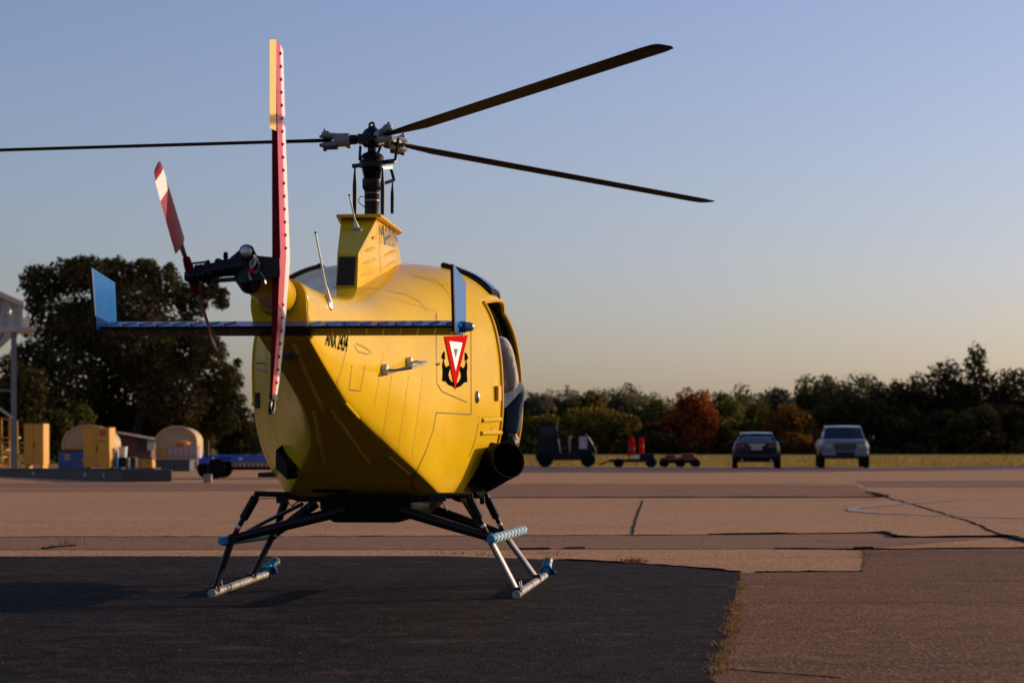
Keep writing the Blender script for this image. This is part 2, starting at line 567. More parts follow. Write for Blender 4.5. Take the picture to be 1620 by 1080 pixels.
ridge([G(1374, 779), G(1400, 785.5)], .12, .02, .1, 15, .3)
ridge([G(68, 868), G(120, 863)], .04, .014, .04, 24, .08)
ridge([G(1150, 1058), G(1230, 1064), G(1330, 1072)], .014, .003, .012, 22, .06)
ridge([G(-300, 849.6), G(-100, 849.3)], .02, .007, .02, 25)
# the new asphalt stands a finger's breadth above the old paving along its far edge
ridge([G(880, 885.5), G(980, 890), G(1060, 895.4), G(1120, 900), G(1168, 905)], .05, .012, .012, 36, .12)
ribbon('painted_line', [G(1510, 792.5), G(1420, 797), G(1370, 801), G(1349, 804.5), G(1352, 808), G(1390, 811.5), G(1470, 814.5), G(1620, 819)], 0.2, M['paint_line'], 0.006, 0.02, 26, 0.25)
ribbon('painted_line', [G(1220, 764.5), G(1300, 760.5), G(1400, 760)], 0.22, M['paint_line'], 0.008, 0.05, 27, 0.4, 0.2)
ribbon('painted_line', [G(1460, 745.6), G(1700, 743.2)], 0.3, M['paint_line'], 0.006, 0.02, 28, 0.5)

# weeds in the seam, dry tufts, grass along the field edge
M['weed'] = leaf_mat('dry_weed', [(0.07, 0.03, 0.01), (0.22, 0.09, 0.022), (0.36, 0.25, 0.13), (0.10, 0.085, 0.02)], 0.35)
M['weed_red'] = leaf_mat('red_dry_weed', [(0.10, 0.03, 0.015), (0.18, 0.06, 0.03), (0.22, 0.12, 0.06)], 0.3)
M['field_blades'] = leaf_mat('field_grass', [(0.20, 0.15, 0.025), (0.32, 0.21, 0.035), (0.40, 0.25, 0.05)], 0.4)
def blades(mb, c, spread, n, hmin, hmax, wid, rnd, lean=0.8):
    for _ in range(n):
        x = c[0] + rnd.gauss(0, spread[0])
        y = c[1] + rnd.gauss(0, spread[1])
        a = rnd.uniform(0, 2 * PI)
        h = rnd.uniform(hmin, hmax)
        ln = rnd.uniform(0, lean) * h
        w = wid * rnd.uniform(0.5, 1.5)
        u = Vector((math.cos(a), math.sin(a), 0))
        v = Vector((-u.y, u.x, 0))
        b = Vector((x, y, 0.0))
        p1 = b + v * ln * 0.35 + Vector((0, 0, h * 0.6))
        p2 = b + v * ln + Vector((0, 0, h * rnd.uniform(0.7, 1)))
        mb.add([b - u * w / 2, b + u * w / 2, p1 + u * w * 0.4, p1 - u * w * 0.4, p2], [(0, 1, 2, 3), (3, 2, 4)])
rnd = random.Random(31)
mb = MB()
seam = [Vector(p) for p in jag([(p.x, p.y) for p in [G(1168, 905)] + edge_side], 0.05, 0.0, 1, closed=False)]
clump = [rnd.uniform(0, 5.5) for _ in range(16)]
for p in seam:
    dens = max([max(0.0, 1 - abs(p.y - 9.4 - c) / rnd.uniform(.12, .3)) for c in clump])
    if rnd.random() > 0.25 + dens: continue
    k = int(rnd.uniform(8, 22) + 60 * dens * rnd.random())
    blades(mb, (p.x + 0.012 + rnd.uniform(-.015, .015), p.y), (0.012 + .016 * dens, 0.03), k, 0.005, 0.022 if rnd.random() < 0.8 else 0.042, 0.0045, rnd, 2.2)
o = mb.build('weed_strip', M['weed'], smooth=0, fix=False)
tag(o, kind='stuff')
mb = MB()
for p in jag([(p.x, p.y) for p in (G(1367, 869), G(1367, 905), G(1392, 904))], 0.1, 0.02, 4, closed=False):
    blades(mb, p, (0.025, 0.08), rnd.randint(1, 16), 0.004, 0.022, 0.0035, rnd, 2.2)
for p in jag([(p.x, p.y) for p in (G(1374, 780), G(1402, 786))], 0.5, 0.1, 4, closed=False):
    blades(mb, p, (0.1, 0.15), 10, 0.01, 0.05, 0.010, rnd, 1.6)
o = mb.build('weed_strip', M['weed'], smooth=0, fix=False)
tag(o, kind='stuff')
mb = MB()
p = G(1003, 889)
blades(mb, (p.x, p.y), (0.055, 0.06), 220, 0.01, 0.05, 0.004, rnd, 2.2)
o = mb.build('dry_weed_tuft', M['weed_red'], smooth=0, fix=False)
tag(o, 'low reddish dry weed tuft on brown concrete beyond the black asphalt edge', 'weed', kind='stuff')
mb = MB()
p = G(112, 862)
blades(mb, (p.x, p.y), (0.06, 0.05), 60, 0.02, 0.10, 0.004, rnd, 1.0)
o = mb.build('dry_weed_tuft', M['weed'], smooth=0, fix=False)
tag(o, 'small straw coloured weed growing from a crack left of the helicopter', 'weed', kind='stuff')
mb = MB()
p = G(790, 880)
for k in range(26):
    q = G(700 + k * 8, 876 + rnd.uniform(-2, 3))
    blades(mb, (q.x, q.y), (0.06, 0.05), 8, 0.008, 0.03, 0.005, rnd, 2.0)
o = mb.build('weed_strip', M['weed_red'], smooth=0, fix=False)
tag(o, kind='stuff')
mb = MB()
for k in range(5200):
    x = rnd.uniform(0, 42)
    y0 = 98 + max(0, (14 - abs(x - 14))) * 0.0 + (x - 20) * 0.12 if x > 20 else 96.5
    y = y0 + rnd.random() ** 2 * 60
    blades(mb, (x, y), (0.15, 0.15), 1, 0.05, 0.2, 0.05, rnd, 0.8)
o = mb.build('grass_blades', M['field_blades'], smooth=0, fix=False)
tag(o, kind='stuff')
# loose stones and scraps on the asphalt
mb = MB()
for k in range(420):
    x, y = rnd.uniform(-4, 5.5), rnd.uniform(9, 30)
    s = rnd.uniform(0.002, 0.006)
    mb.sphere((x, y, 0.006 + s * 0.3), s, 5, 0, (1, 1.2, 0.6))
M['stone'] = mat('loose_stone', (0.16, 0.12, 0.09), 0.9, var=0.3, vscale=3)
o = mb.build('gravel', M['stone'], smooth=0, fix=False)
tag(o, kind='stuff')

# ================================================================== TREES
M['bark'] = mat('bark', (0.06, 0.045, 0.035), 0.95, var=0.4, vscale=5, bump=0.5, bscale=10)
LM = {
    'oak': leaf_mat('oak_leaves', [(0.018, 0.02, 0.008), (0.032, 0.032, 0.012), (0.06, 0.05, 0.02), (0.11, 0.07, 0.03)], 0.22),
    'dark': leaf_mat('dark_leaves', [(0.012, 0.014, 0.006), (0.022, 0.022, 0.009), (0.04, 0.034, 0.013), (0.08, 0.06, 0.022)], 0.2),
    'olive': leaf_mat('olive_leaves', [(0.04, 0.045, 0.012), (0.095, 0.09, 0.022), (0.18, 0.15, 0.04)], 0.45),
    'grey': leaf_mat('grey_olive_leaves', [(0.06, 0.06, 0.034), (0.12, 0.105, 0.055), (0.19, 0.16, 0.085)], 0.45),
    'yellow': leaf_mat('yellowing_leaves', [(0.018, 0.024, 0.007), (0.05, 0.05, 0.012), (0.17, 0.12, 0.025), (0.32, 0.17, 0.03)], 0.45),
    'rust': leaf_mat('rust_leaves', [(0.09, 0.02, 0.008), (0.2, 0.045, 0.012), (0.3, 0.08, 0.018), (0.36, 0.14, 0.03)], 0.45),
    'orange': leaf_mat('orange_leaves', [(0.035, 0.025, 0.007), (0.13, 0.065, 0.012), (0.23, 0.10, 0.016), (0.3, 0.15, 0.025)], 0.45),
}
def make_tree(name, label, cat, x, y, h, w, lm, seed, n=1800, ls=0.3, base=0.12, form='round', group=None, trunk_r=None, lobes=18, shape=None):
    rnd = random.Random(seed)
    root = thing(name, label, cat, (x, y, -0.05), rnd.uniform(-0.2, 0.2), group)
    tr = trunk_r or h * 0.022
    mb = MB()
    th = h * (0.55 if form == 'round' else 0.9)
    pts = [Vector((0, 0, 0))]
    for i in range(1, 6):
        pts.append(Vector((rnd.uniform(-1, 1) * w * 0.02 * i, rnd.uniform(-1, 1) * w * 0.02 * i, th * i / 5)))
    mb.tube(pts, [tr * (1.35 if i == 0 else 1 - i * 0.16) for i in range(6)], 8)
    L_ = []
    zc, rz = h * (base + 1) / 2, h * (1 - base) / 2
    if shape:
        for sx, sz, sr in shape:
            for q in range(2):
                L_.append((Vector((sx, rnd.uniform(-.3, .3) * w * (.4 + min(1, sr / 2)), sz)), sr * rnd.uniform(.85, 1.1), sr * rnd.uniform(.8, 1.0)))
    elif form == 'round':
        for i in range(lobes):
            for _ in range(30):
                p = Vector((rnd.uniform(-1, 1), rnd.uniform(-1, 1), rnd.uniform(-1, 1)))
                if p.length < 1: break
            sq = 0.72 if p.z > 0 else 0.8
            r = rnd.uniform(0.24, 0.4)
            c = Vector((p.x * w / 2 * (1 - r) * 1.05, p.y * w / 2 * (1 - r) * 1.05, zc + p.z * rz * (1 - r) * 1.05))
            L_.append((c, r * w / 2 * 1.1, r * rz * 1.15))
        L_.append((Vector((rnd.uniform(-.15, .15) * w, 0, h - rz * 0.33)), 0.3 * w / 2, rz * 0.33))
    else:
        for i in range(lobes):
            t = (i + 0.5) / lobes
            rr = w / 2 * (1 - t) ** 0.6 * (0.75 if t < 0.06 else 1)
            a = rnd.uniform(0, 2 * PI)
            c = Vector((math.cos(a) * rr * 0.45, math.sin(a) * rr * 0.45, h * (base + (0.985 - base) * t)))
            L_.append((c, max(0.12 * w, rr * 0.72), h * 0.085))
    for c, rx, rzz in L_[:9]:
        b = Vector(pts[3 + (len(mb.v) % 2)])
        mid = b.lerp(c, 0.5) + Vector((0, 0, -0.04 * h))
        mb.tube([b, mid, c], [tr * 0.5, tr * 0.32, tr * 0.12], 6)
    mb.build('trunk', M['bark'], root)
    vs, fs = [], []
    wts = [rx * rx for _, rx, _ in L_]
    picks = rnd.choices(range(len(L_)), weights=wts, k=n)
    for k in picks:
        c, rx, rzz = L_[k]
        d = Vector((rnd.gauss(0, 1), rnd.gauss(0, 1), rnd.gauss(0, 1)))
        if d.length < 1e-3: continue
        d.normalize()
        rad = rnd.uniform(0.45, 1.0) ** 0.6 * (1 if rnd.random() < 0.85 else rnd.uniform(1.0, 1.25))
        p = c + Vector((d.x * rx * rad, d.y * rx * rad, d.z * rzz * rad))
        if p.z < 0.15: p.z = rnd.uniform(0.15, 0.5)
        nrm = (d + Vector((rnd.gauss(0, 1), rnd.gauss(0, 1), rnd.gauss(0, 1))) * 0.55).normalized()
        u, v = frame_of(nrm)
        a = rnd.uniform(0, PI)
        u, v = u * math.cos(a) + v * math.sin(a), v * math.cos(a) - u * math.sin(a)
        s = ls * rnd.uniform(0.5, 1.25)
        b = len(vs)
        vs += [p - u * s * 0.5, p - v * s * 0.32 + nrm * s * 0.08, p + u * s * 0.5, p + v * s * 0.32 + nrm * s * 0.08]
        fs.append((b, b + 1, b + 2, b + 3))
    me = bpy.data.meshes.new('crown')
    me.from_pydata([tuple(p) for p in vs], [], fs)
    me.materials.append(LM[lm])
    link_mesh('crown', me, root)
    return root

# big tree on the left and what grows round it
x0 = W(208, 700, 118).x
crown = []
for px, py, r in ((75, 452, 34), (108, 442, 30), (150, 440, 34), (190, 440, 30), (222, 432, 28), (238, 424, 14), (262, 455, 34), (300, 474, 32), (334, 462, 18), (350, 480, 14), (352, 462, 8), (50, 480, 18), (90, 515, 52), (150, 515, 62), (220, 525, 72), (285, 545, 56),
                  (336, 560, 30), (358, 600, 26), (376, 575, 8), (372, 632, 14), (58, 575, 36), (120, 605, 64), (200, 615, 74), (280, 625, 64), (335, 630, 38), (56, 640, 34), (130, 665, 44), (250, 672, 44), (305, 680, 40), (195, 680, 44), (350, 665, 28), (90, 690, 30), (165, 700, 30), (280, 705, 30), (42, 520, 12), (170, 418, 10), (118, 420, 9), (270, 425, 9)):
    q = W(px, py, 118)
    crown.append((q.x - x0, q.z + .05, r * 118 / F))
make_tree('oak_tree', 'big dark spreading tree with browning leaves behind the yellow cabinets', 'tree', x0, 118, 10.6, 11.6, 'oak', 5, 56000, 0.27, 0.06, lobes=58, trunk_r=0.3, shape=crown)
LT = [
    (372, 640, 95, 128, 'oak', 'low brown green tree at the right foot of the big dark tree'),
    (410, 668, 90, 150, 'olive', 'small pale green tree half hidden behind the left side of the helicopter'),
    (20, 560, 100, 104, 'oak', 'leafy tree behind the steel post of the metal hangar'),
    (90, 620, 110, 112, 'olive', 'green bush with yellow sprays left of the big dark tree trunk'),
    (-60, 590, 110, 108, 'dark', 'dark tree in the gap under the metal hangar roof'),
    (300, 655, 90, 140, 'dark', 'dark bush behind the cream arched shelter beside the blue trailer'),
    (235, 640, 90, 146, 'yellow', 'yellowing bush seen below the crown of the big dark tree'),
]
for i, (px, py, wpx, d, lm, lab) in enumerate(LT):
    p = W(px, py, d)
    make_tree('shrub_tree' if i in (3, 5, 6) else 'leafy_tree', lab, 'tree', p.x, d, p.z, wpx * 1.25 * d / F, lm, 40 + i, 4200, 0.27, 0.0)
# woods across the field: (column, top row, width px, distance, leaf, label)
RT = [
    (846, 617, 64, 236, 'grey', 'round', 'grey olive tree just right of the helicopter door, at the left end of the wood'),
    (893, 611, 72, 240, 'grey', 'round', 'pale grey olive tree behind the dark tug tractor'),
    (938, 616, 62, 232, 'yellow', 'round', 'tree with orange tips rising behind the pink panelled tug'),
    (985, 605, 78, 242, 'grey', 'round', 'tallest greyish tree left of the rust red tree'),
    (1038, 622, 62, 236, 'olive', 'round', 'rounded olive tree touching the left side of the rust red tree'),
    (868, 655, 80, 212, 'yellow', 'round', 'low tree with ochre leaves behind the tall cab of the dark tug'),
    (930, 642, 92, 208, 'yellow', 'round', 'dark green tree with yellow patches between the tug and the red cylinders'),
    (980, 652, 62, 204, 'yellow', 'round', 'small yellow flecked tree directly behind the two red cylinders'),
    (1095, 612, 66, 202, 'rust', 'round', 'bright rust red tree left of the black sedan'),
    (1062, 655, 62, 200, 'rust', 'round', 'lower dark red tree leaning against the bright rust red one'),
    (1032, 672, 64, 198, 'dark', 'round', 'very dark bush behind the flat rust red cart'),
    (1142, 621, 56, 224, 'olive', 'round', 'olive tree directly right of the rust red tree'),
    (1172, 607, 76, 228, 'olive', 'round', 'broad flat topped green tree above the black sedan'),
    (1150, 660, 72, 206, 'yellow', 'round', 'yellow green bush behind the left side of the black sedan'),
    (1198, 662, 76, 206, 'olive', 'round', 'green bush behind the right side of the black sedan'),
    (1228, 615, 58, 232, 'grey', 'round', 'pale feathery tree between the black sedan and the silver pickup'),
    (1252, 640, 76, 202, 'orange', 'round', 'orange leaved tree between the black sedan and the silver pickup'),
    (1262, 684, 58, 198, 'orange', 'round', 'low orange bush touching the left side of the silver pickup'),
    (1276, 592, 50, 234, 'olive', 'round', 'dark narrow tree rising left of the silver pickup roof'),
    (1314, 593, 60, 238, 'grey', 'round', 'brownish tree directly above the silver pickup'),
    (1300, 640, 84, 214, 'dark', 'round', 'dark tree filling the space behind the silver pickup cab'),
    (1366, 590, 78, 236, 'grey', 'round', 'tall thin topped tree just right of the silver pickup roof'),
    (1350, 630, 92, 212, 'dark', 'round', 'dark bushy tree behind the right mirror of the silver pickup'),
    (1405, 600, 70, 226, 'oak', 'round', 'brown dark tree at the left shoulder of the blackish wood'),
    (1418, 640, 80, 206, 'dark', 'round', 'low black green bush in front of the blackish wood'),
    (1446, 591, 72, 214, 'dark', 'round', 'blackish tree left of the two lobed tall tree'),
    (1496, 570, 82, 212, 'dark', 'round', 'tall blackish tree with a knobbly crown left of the conifer'),
    (1545, 553, 84, 210, 'dark', 'cone', 'tall pointed dark conifer, the highest of the wood on the right'),
    (1543, 640, 70, 200, 'oak', 'round', 'dry brown bush at the foot of the pointed conifer'),
    (1600, 584, 84, 216, 'oak', 'round', 'olive brown tree directly right of the pointed conifer'),
    (1655, 578, 90, 214, 'dark', 'round', 'dark tree cut by the right edge of the photograph'),
    (1596, 640, 90, 204, 'dark', 'round', 'dark low tree under the olive brown one at the right edge'),
    (1490, 650, 80, 202, 'dark', 'round', 'dark low bush under the tall blackish tree'),
]
for i, (px, py, wpx, d, lm, form, lab) in enumerate(RT):
    p = W(px, py, d)
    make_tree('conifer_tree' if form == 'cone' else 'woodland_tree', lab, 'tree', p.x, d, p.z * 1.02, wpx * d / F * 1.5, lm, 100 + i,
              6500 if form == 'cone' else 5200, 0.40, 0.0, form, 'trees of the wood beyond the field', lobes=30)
# low undergrowth closing the foot of the wood, and the far wood behind it
mb = MB()
vs, fs = [], []
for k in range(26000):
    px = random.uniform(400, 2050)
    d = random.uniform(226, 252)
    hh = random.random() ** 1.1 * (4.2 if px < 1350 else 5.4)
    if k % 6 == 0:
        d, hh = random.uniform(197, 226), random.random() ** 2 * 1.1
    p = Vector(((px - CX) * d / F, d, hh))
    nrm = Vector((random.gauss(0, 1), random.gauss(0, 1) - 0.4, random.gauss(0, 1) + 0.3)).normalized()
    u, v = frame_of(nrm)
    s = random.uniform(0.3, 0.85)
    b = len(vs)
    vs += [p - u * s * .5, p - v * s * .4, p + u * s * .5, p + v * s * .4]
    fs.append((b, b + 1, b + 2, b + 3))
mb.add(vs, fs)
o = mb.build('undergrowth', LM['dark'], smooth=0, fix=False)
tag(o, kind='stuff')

# ================================================================== HANGAR, YARD ON THE LEFT
M['siding'] = mat('grey_metal_siding', (0.38, 0.37, 0.345), 0.5, 0.0, var=0.1, vscale=2)
M['roof_trim'] = mat('cream_roof_trim', (0.45, 0.41, 0.35), 0.5)
M['post'] = mat('grey_post_paint', (0.15, 0.16, 0.17), 0.5)
M['cab_yellow'] = mat('cabinet_yellow', (0.62, 0.31, 0.018), 0.5, var=0.12, vscale=3)
M['cab_dark'] = mat('cabinet_gap', (0.12, 0.06, 0.01), 0.7)
M['placard_red'] = mat('placard_red', (0.45, 0.06, 0.02), 0.5)
M['box_blue'] = mat('blue_box_paint', (0.012, 0.085, 0.27), 0.5, var=0.2, vscale=4)
M['lid'] = mat('dark_lid', (0.05, 0.04, 0.045), 0.7)
M['shelter'] = mat('cream_shelter', (0.48, 0.34, 0.15), 0.6, var=0.12, vscale=3)
M['shelter_y'] = mat('ochre_shelter_end', (0.55, 0.30, 0.04), 0.6, var=0.12, vscale=3)
M['shelter_front'] = mat('grey_cream_sheet', (0.55, 0.42, 0.27), 0.6, var=0.12, vscale=3)
M['crate_green'] = mat('dark_green_paint', (0.018, 0.026, 0.024), 0.55, var=0.3, vscale=3)
M['label_white'] = mat('stencil_white', (0.4, 0.38, 0.38), 0.7)
M['tank'] = mat('translucent_tank', (0.5, 0.36, 0.34), 0.5, var=0.15, vscale=5)
M['bin_grey'] = mat('dark_grey_bin', (0.055, 0.055, 0.065), 0.6, var=0.2, vscale=4)
M['brick'] = mat('brick_wall', (0.2, 0.085, 0.06), 0.9, var=0.3, vscale=6)
M['tin'] = mat('weathered_tin', (0.3, 0.25, 0.22), 0.6, 0.2, var=0.35, vscale=3)
M['orange'] = mat('orange_plastic', (0.6, 0.2, 0.02), 0.45)
M['trailer_blue'] = mat('trailer_blue_paint', (0.02, 0.09, 0.42), 0.4, var=0.15, vscale=3)
M['wood'] = mat('weathered_planks', (0.22, 0.17, 0.13), 0.85, var=0.3, vscale=7)
M['rust_red'] = mat('rust_red_paint', (0.25, 0.05, 0.03), 0.6, var=0.3, vscale=5)
M['lamp_metal'] = mat('lamp_metal', (0.5, 0.5, 0.5), 0.4, 0.6)

# hangar: gable wall on posts, only its corner in view
d = 74.0
hg = thing('metal_hangar', 'grey corrugated metal hangar on posts at the left edge', 'hangar', W(-190, 747, d) * 1.0)
hg.location.z = 0
ox = hg.location.x
def HL(px, py, dd=d):
    p = W(px, py, dd)
    return Vector((p.x - ox, p.y - d, p.z))
xr = HL(36, 0).x
zb = HL(0, 517).z
z_e = HL(0, 487).z
slope = (HL(0, 462).z - HL(37, 478).z) / (HL(37, 0).x - HL(0, 0).x)
mb = MB()
xl = -9.0
n = 150
ring = []
for i in range(n):
    x = xl + (xr - xl) * i / (n - 1)
    dy = 0.0 if (i % 4) in (0, 1) else 0.07
    ring.append((x, dy, zb, z_e + (xr - x) * slope))
mb.add([(x, y, z0) for x, y, z0, z1 in ring] + [(x, y, z1) for x, y, z0, z1 in ring], [(i, i + 1, n + i + 1, n + i) for i in range(n - 1)])
mb.build('siding', M['siding'], hg, smooth=0, fix=False)
mb = MB()
mb.box(((xr - 0.04), 15.0, (zb + z_e) / 2), (0.08, 29.8, z_e - zb))
mb.box((xl + 2, 30, 3), (22, 0.1, 6))
mb.build('side_wall', M['siding'], hg)
mb = MB()
mb.loft([[Vector((xr + 0.06, y, z_e - 0.02)), Vector((xr + 0.06, y, z_e + 0.2)), Vector((xl, y, z_e + 0.2 + (xr - xl) * slope)), Vector((xl, y, z_e - 0.02 + (xr - xl) * slope))] for y in (-0.25, 30)])
mb.build('roof', M['roof_trim'], hg, bevel=0.04)
mb = MB()
mb.box(((xl + xr) / 2 + 0.12, -0.06, zb - 0.09), (xr - xl + 0.25, 0.16, 0.16))
mb.build('lintel', M['roof_trim'], hg)
mb = MB()
ledge = HL(52, 516)
mb.box(((xr + ledge.x) / 2, 1.2, zb - 0.06), (ledge.x - xr + 0.2, 2.8, 0.1))
mb.box(((xr + ledge.x) / 2 + 0.02, 2.4, zb + 0.2), (ledge.x - xr - 0.02, 0.08, 0.45))
mb.build('canopy', M['roof_trim'], hg)
for px in (27, 36, 47):
    q = HL(px, 525)
    MB().box((q.x, 0.2, zb - 0.2), (0.06, 0.1, 0.2)).build('bracket', M['white'], hg)
for px, tk in ((22.5, 0.17), (-150, 0.17)):
    q = HL(px, 700)
    MB().box((q.x, 0.15, (zb - 0.17) / 2), (tk, tk, zb - 0.17)).build('post', M['post'], hg)
MB().bar((HL(-30, 620).x, 0.15, HL(0, 590).z), (HL(6, 520).x, 0.15, zb - 0.2), 0.1, 0.1).build('brace', M['post'], hg)
MB().bar((HL(-170, 566).x, 0.5, HL(0, 566).z), (HL(20, 566).x, 0.5, HL(0, 566).z), 0.06, 0.06).build('girt', M['post'], hg)
MB().bar((HL(-170, 617).x, 0.5, HL(0, 617).z), (HL(20, 617).x, 0.5, HL(0, 617).z), 0.06, 0.06).build('girt', M['post'], hg)
MB().bar((HL(-30, 626).x, -0.2, HL(0, 624).z), (HL(20, 660).x, -0.2, HL(0, 661).z), 0.08, 0.08).build('handrail', M['steel'], hg)
hang = R(15)
corner = Vector((W(36, 0, d).x, d, 0))
hg.rotation_euler = (0, 0, hang)
hg.location = corner - Matrix.Rotation(hang, 3, 'Z') @ Vector((xr, 0, 0))
lp = HL(10, 494)
mb = MB()
mb.box((lp.x - 0.09, -0.03, lp.z), (0.05, 0.06, 0.2))
mb.bar((lp.x - 0.09, -0.05, lp.z + 0.03), (lp.x + 0.05, -0.25, lp.z + 0.03), 0.04, 0.04)
mb.lathe([(0.03, 0.08), (0.07, 0.02), (0.09, -0.08), (0.0, -0.08)], (lp.x + 0.09, -0.28, lp.z + 0.02), (0.3, -0.3, 1), 12)
mb.build('wall_lamp', M['lamp_metal'], hg)

# yellow rolling work stand behind the post
d = 80
st = thing('work_stand', 'yellow rolling work stand with rails beside the hangar post', 'work stand', (W(0, 0, d).x, d, 0))
def rail(px0, py0, px1, py1, name='rail', w=0.05, dy=0.0, m='cab_yellow'):
    a, b = W(px0, py0, d), W(px1, py1, d)
    return MB().bar((a.x - st.location.x, dy, a.z), (b.x - st.location.x, dy, b.z), w, w).build(name, M[m], st)
for px in (2, 17, 22, 27):
    rail(px, 665 if px > 10 else 660, px + 1, 741, 'upright')
for px in (-14, 6):
    rail(px, 662, px, 741, 'upright', 0.05, 0.9)
rail(-16, 661, 22, 663)
rail(-16, 692, 27, 692)
rail(-16, 720, 27, 720)
rail(0, 733, 27, 733)
for i in range(4):
    a = W(-10 + i * 6, 735 - i * 12, d)
    MB().box((a.x - st.location.x, 0.45, a.z), (0.3, 0.8, 0.035)).build('step', M['cab_yellow'], st)
a = W(4, 692, d)
MB().box((a.x - st.location.x, 0.45, a.z), (0.9, 0.9, 0.05)).build('platform', M['cab_yellow'], st)
# A-shaped stand
d = 79
p = W(26, 741, d)
tb = thing('tow_bar', 'small yellow triangular tow bar leaning upright beside the hangar post', 'tow bar', (p.x, d, 0))
z0 = W(0, 740, d).z
for sx, nm in ((-1, 'arm'), (1, 'arm')):
    MB().bar((sx * 0.14, 0, z0 + 0.02), (0.0, 0.15, z0 + 0.52), 0.05, 0.05).build(nm, M['cab_yellow'], tb)
MB().bar((-0.15, 0, z0 + 0.04), (0.15, 0, z0 + 0.1), 0.07, 0.07).build('crossbar', M['cab_yellow'], tb)
MB().lathe([(0.05, -0.03), (0.05, 0.03)], (0.15, 0.03, 0.05), (1, 0, 0), 10).build('wheel', M['rubber'], tb)
MB().bar((0, 0.1, 0.02), (0, 0.1, z0 + 0.1), 0.05, 0.05).build('foot', M['cab_yellow'], tb)

def cabinet(px0, px1, pxs, ytop, ybot, d, label, seams, placard):
    a, b = W(px0, ybot, d), W(px1, ytop, d)
    w, h = b.x - a.x, b.z - a.z
    dep = 0.55
    base = a.z
    ang = math.atan2((W(pxs, 0, d).x - b.x), 0.5)
    t = thing('storage_cabinet', label, 'cabinet', ((a.x + b.x) / 2, d + dep / 2, 0), -R(11), 'yellow storage cabinets in the yard')
    MB().box((0, 0, base + 0.1 + (h - 0.1) / 2), (w, dep, h - 0.1)).build('carcass', M['cab_yellow'], t, bevel=0.012)
    for s in (-1, 1):
        MB().box((s * (w / 4 - 0.001), -dep / 2 - 0.012, base + 0.12 + (h - 0.16) / 2), (w / 2 - 0.02, 0.024, h - 0.16)).build('door', M['cab_yellow'], t, bevel=0.006)
        MB().box((s * w * 0.4, 0, base / 2 + 0.05), (0.09, dep * 0.9, base + 0.12)).build('leg', M['cab_yellow'], t)
    mb = MB()
    mb.box((0.03, -dep / 2 - 0.035, base + h * 0.5), (0.03, 0.03, 0.16))
    mb.build('handle', M['black'], t)
    if placard:
        MB().box((w * 0.24, -dep / 2 - 0.027, base + h * 0.87), (w * 0.25, 0.004, h * 0.14)).build('placard', M['placard_red'], t)
        MB().box((w * 0.2, -dep / 2 - 0.027, base + h * 0.68), (w * 0.32, 0.004, 0.03)).build('placard', M['lid'], t)
    return t
cabinet(39, 72, 78, 670, 739, 86, 'plain yellow double door cabinet standing beside the hangar post', 1, False)
cabinet(133, 177, 184, 676, 743, 80, 'yellow double door cabinet with red placard right of the blue box', 1, True)

d = 84
a, b = W(92, 741, d), W(137, 711, d)
bx = thing('utility_box', 'blue utility box with dark lid beside the red placard cabinet', 'box', ((a.x + b.x) / 2, d + 0.4, 0))
w, h = b.x - a.x, b.z
MB().box((0, 0, h / 2 - 0.03), (w, 0.8, h - 0.06)).build('body', M['box_blue'], bx, bevel=0.02)
MB().box((0, 0, h - 0.03), (w + 0.05, 0.86, 0.07)).build('lid', M['lid'], bx, bevel=0.015)
MB().box((-w * 0.18, -0.41, h * 0.62), (0.24, 0.03, 0.24)).build('control_panel', M['tin'], bx)
MB().box((w * 0.42, -0.42, h * 0.46), (0.16, 0.05, 0.1)).build('latch', M['cab_yellow'], bx)

# arched shelters
def shelter(px0, px1, ytop, d, depth, label, ang=0.0):
    a, b = W(px0, 0, d), W(px1, 0, d)
    w = b.x - a.x
    h = W(0, ytop, d).z
    t = thing('arched_shelter', label, 'shelter', ((a.x + b.x) / 2, d, 0), ang, 'arched shelters in the yard')
    def arc(y, k=1.0, n=22):
        wall = h - w * 0.36
        out = [Vector((-w / 2 * k, y, 0))]
        for i in range(n + 1):
            th = PI - PI * i / n
            out.append(Vector((math.cos(th) * w / 2 * k, y, wall + math.sin(th) * w * 0.36 * k)))
        out.append(Vector((w / 2 * k, y, 0)))
        return out
    mb = MB()
    nr = 26
    mb.loft([arc(depth * i / nr, 1.0 if i % 2 else 0.975) for i in range(nr + 1)], closed=False, cap=False)
    o = mb.build('vault', M['shelter'], t, smooth=30)
    mod = o.modifiers.new('solid', 'SOLIDIFY')
    mod.thickness = 0.04
    r0 = arc(0)
    mb = MB()
    mb.tube(r0, 0.045, 6)
    mb.build('front_rim', M['shelter'], t)
    mb = MB()
    # closed front of horizontal ribbed sheets, cream above and ochre below
    rb = arc(0.10, 0.965)
    mb = MB()
    mb.add([tuple(p) for p in rb], [tuple(range(len(rb)))])
    mb.build('end_wall', M['shelter_front'], t, smooth=0)
    mb2 = arc(depth - 0.05, 0.96)
    MB().add([tuple(p) for p in mb2], [tuple(range(len(mb2)))]).build('end_wall', M['shelter_front'], t, smooth=0)
    hs = 13
    for i in range(hs):
        z = h * (i + 0.5) / hs
        ww = w * 0.94 if z < h - w * 0.36 else w * 0.94 * math.sqrt(max(0.02, 1 - ((z - (h - w * .36)) / (w * .36)) ** 2))
        mb = MB()
        k = 9
        mb.tube([(-ww / 2 + ww * q / k, 0.085 - 0.05 * math.sin(PI * q / k), z + 0.05 * math.sin(PI * q / k)) for q in range(k + 1)], h / hs * 0.30, 8, sq=1.0)
        mb.build('wall_sheet', M['shelter_y' if i < 6 else 'shelter_front'], t, smooth=50)
    return t
shelter(99, 180, 673, 96, 1.8, 'cream arched shelter mostly hidden behind the red placard cabinet', 0)
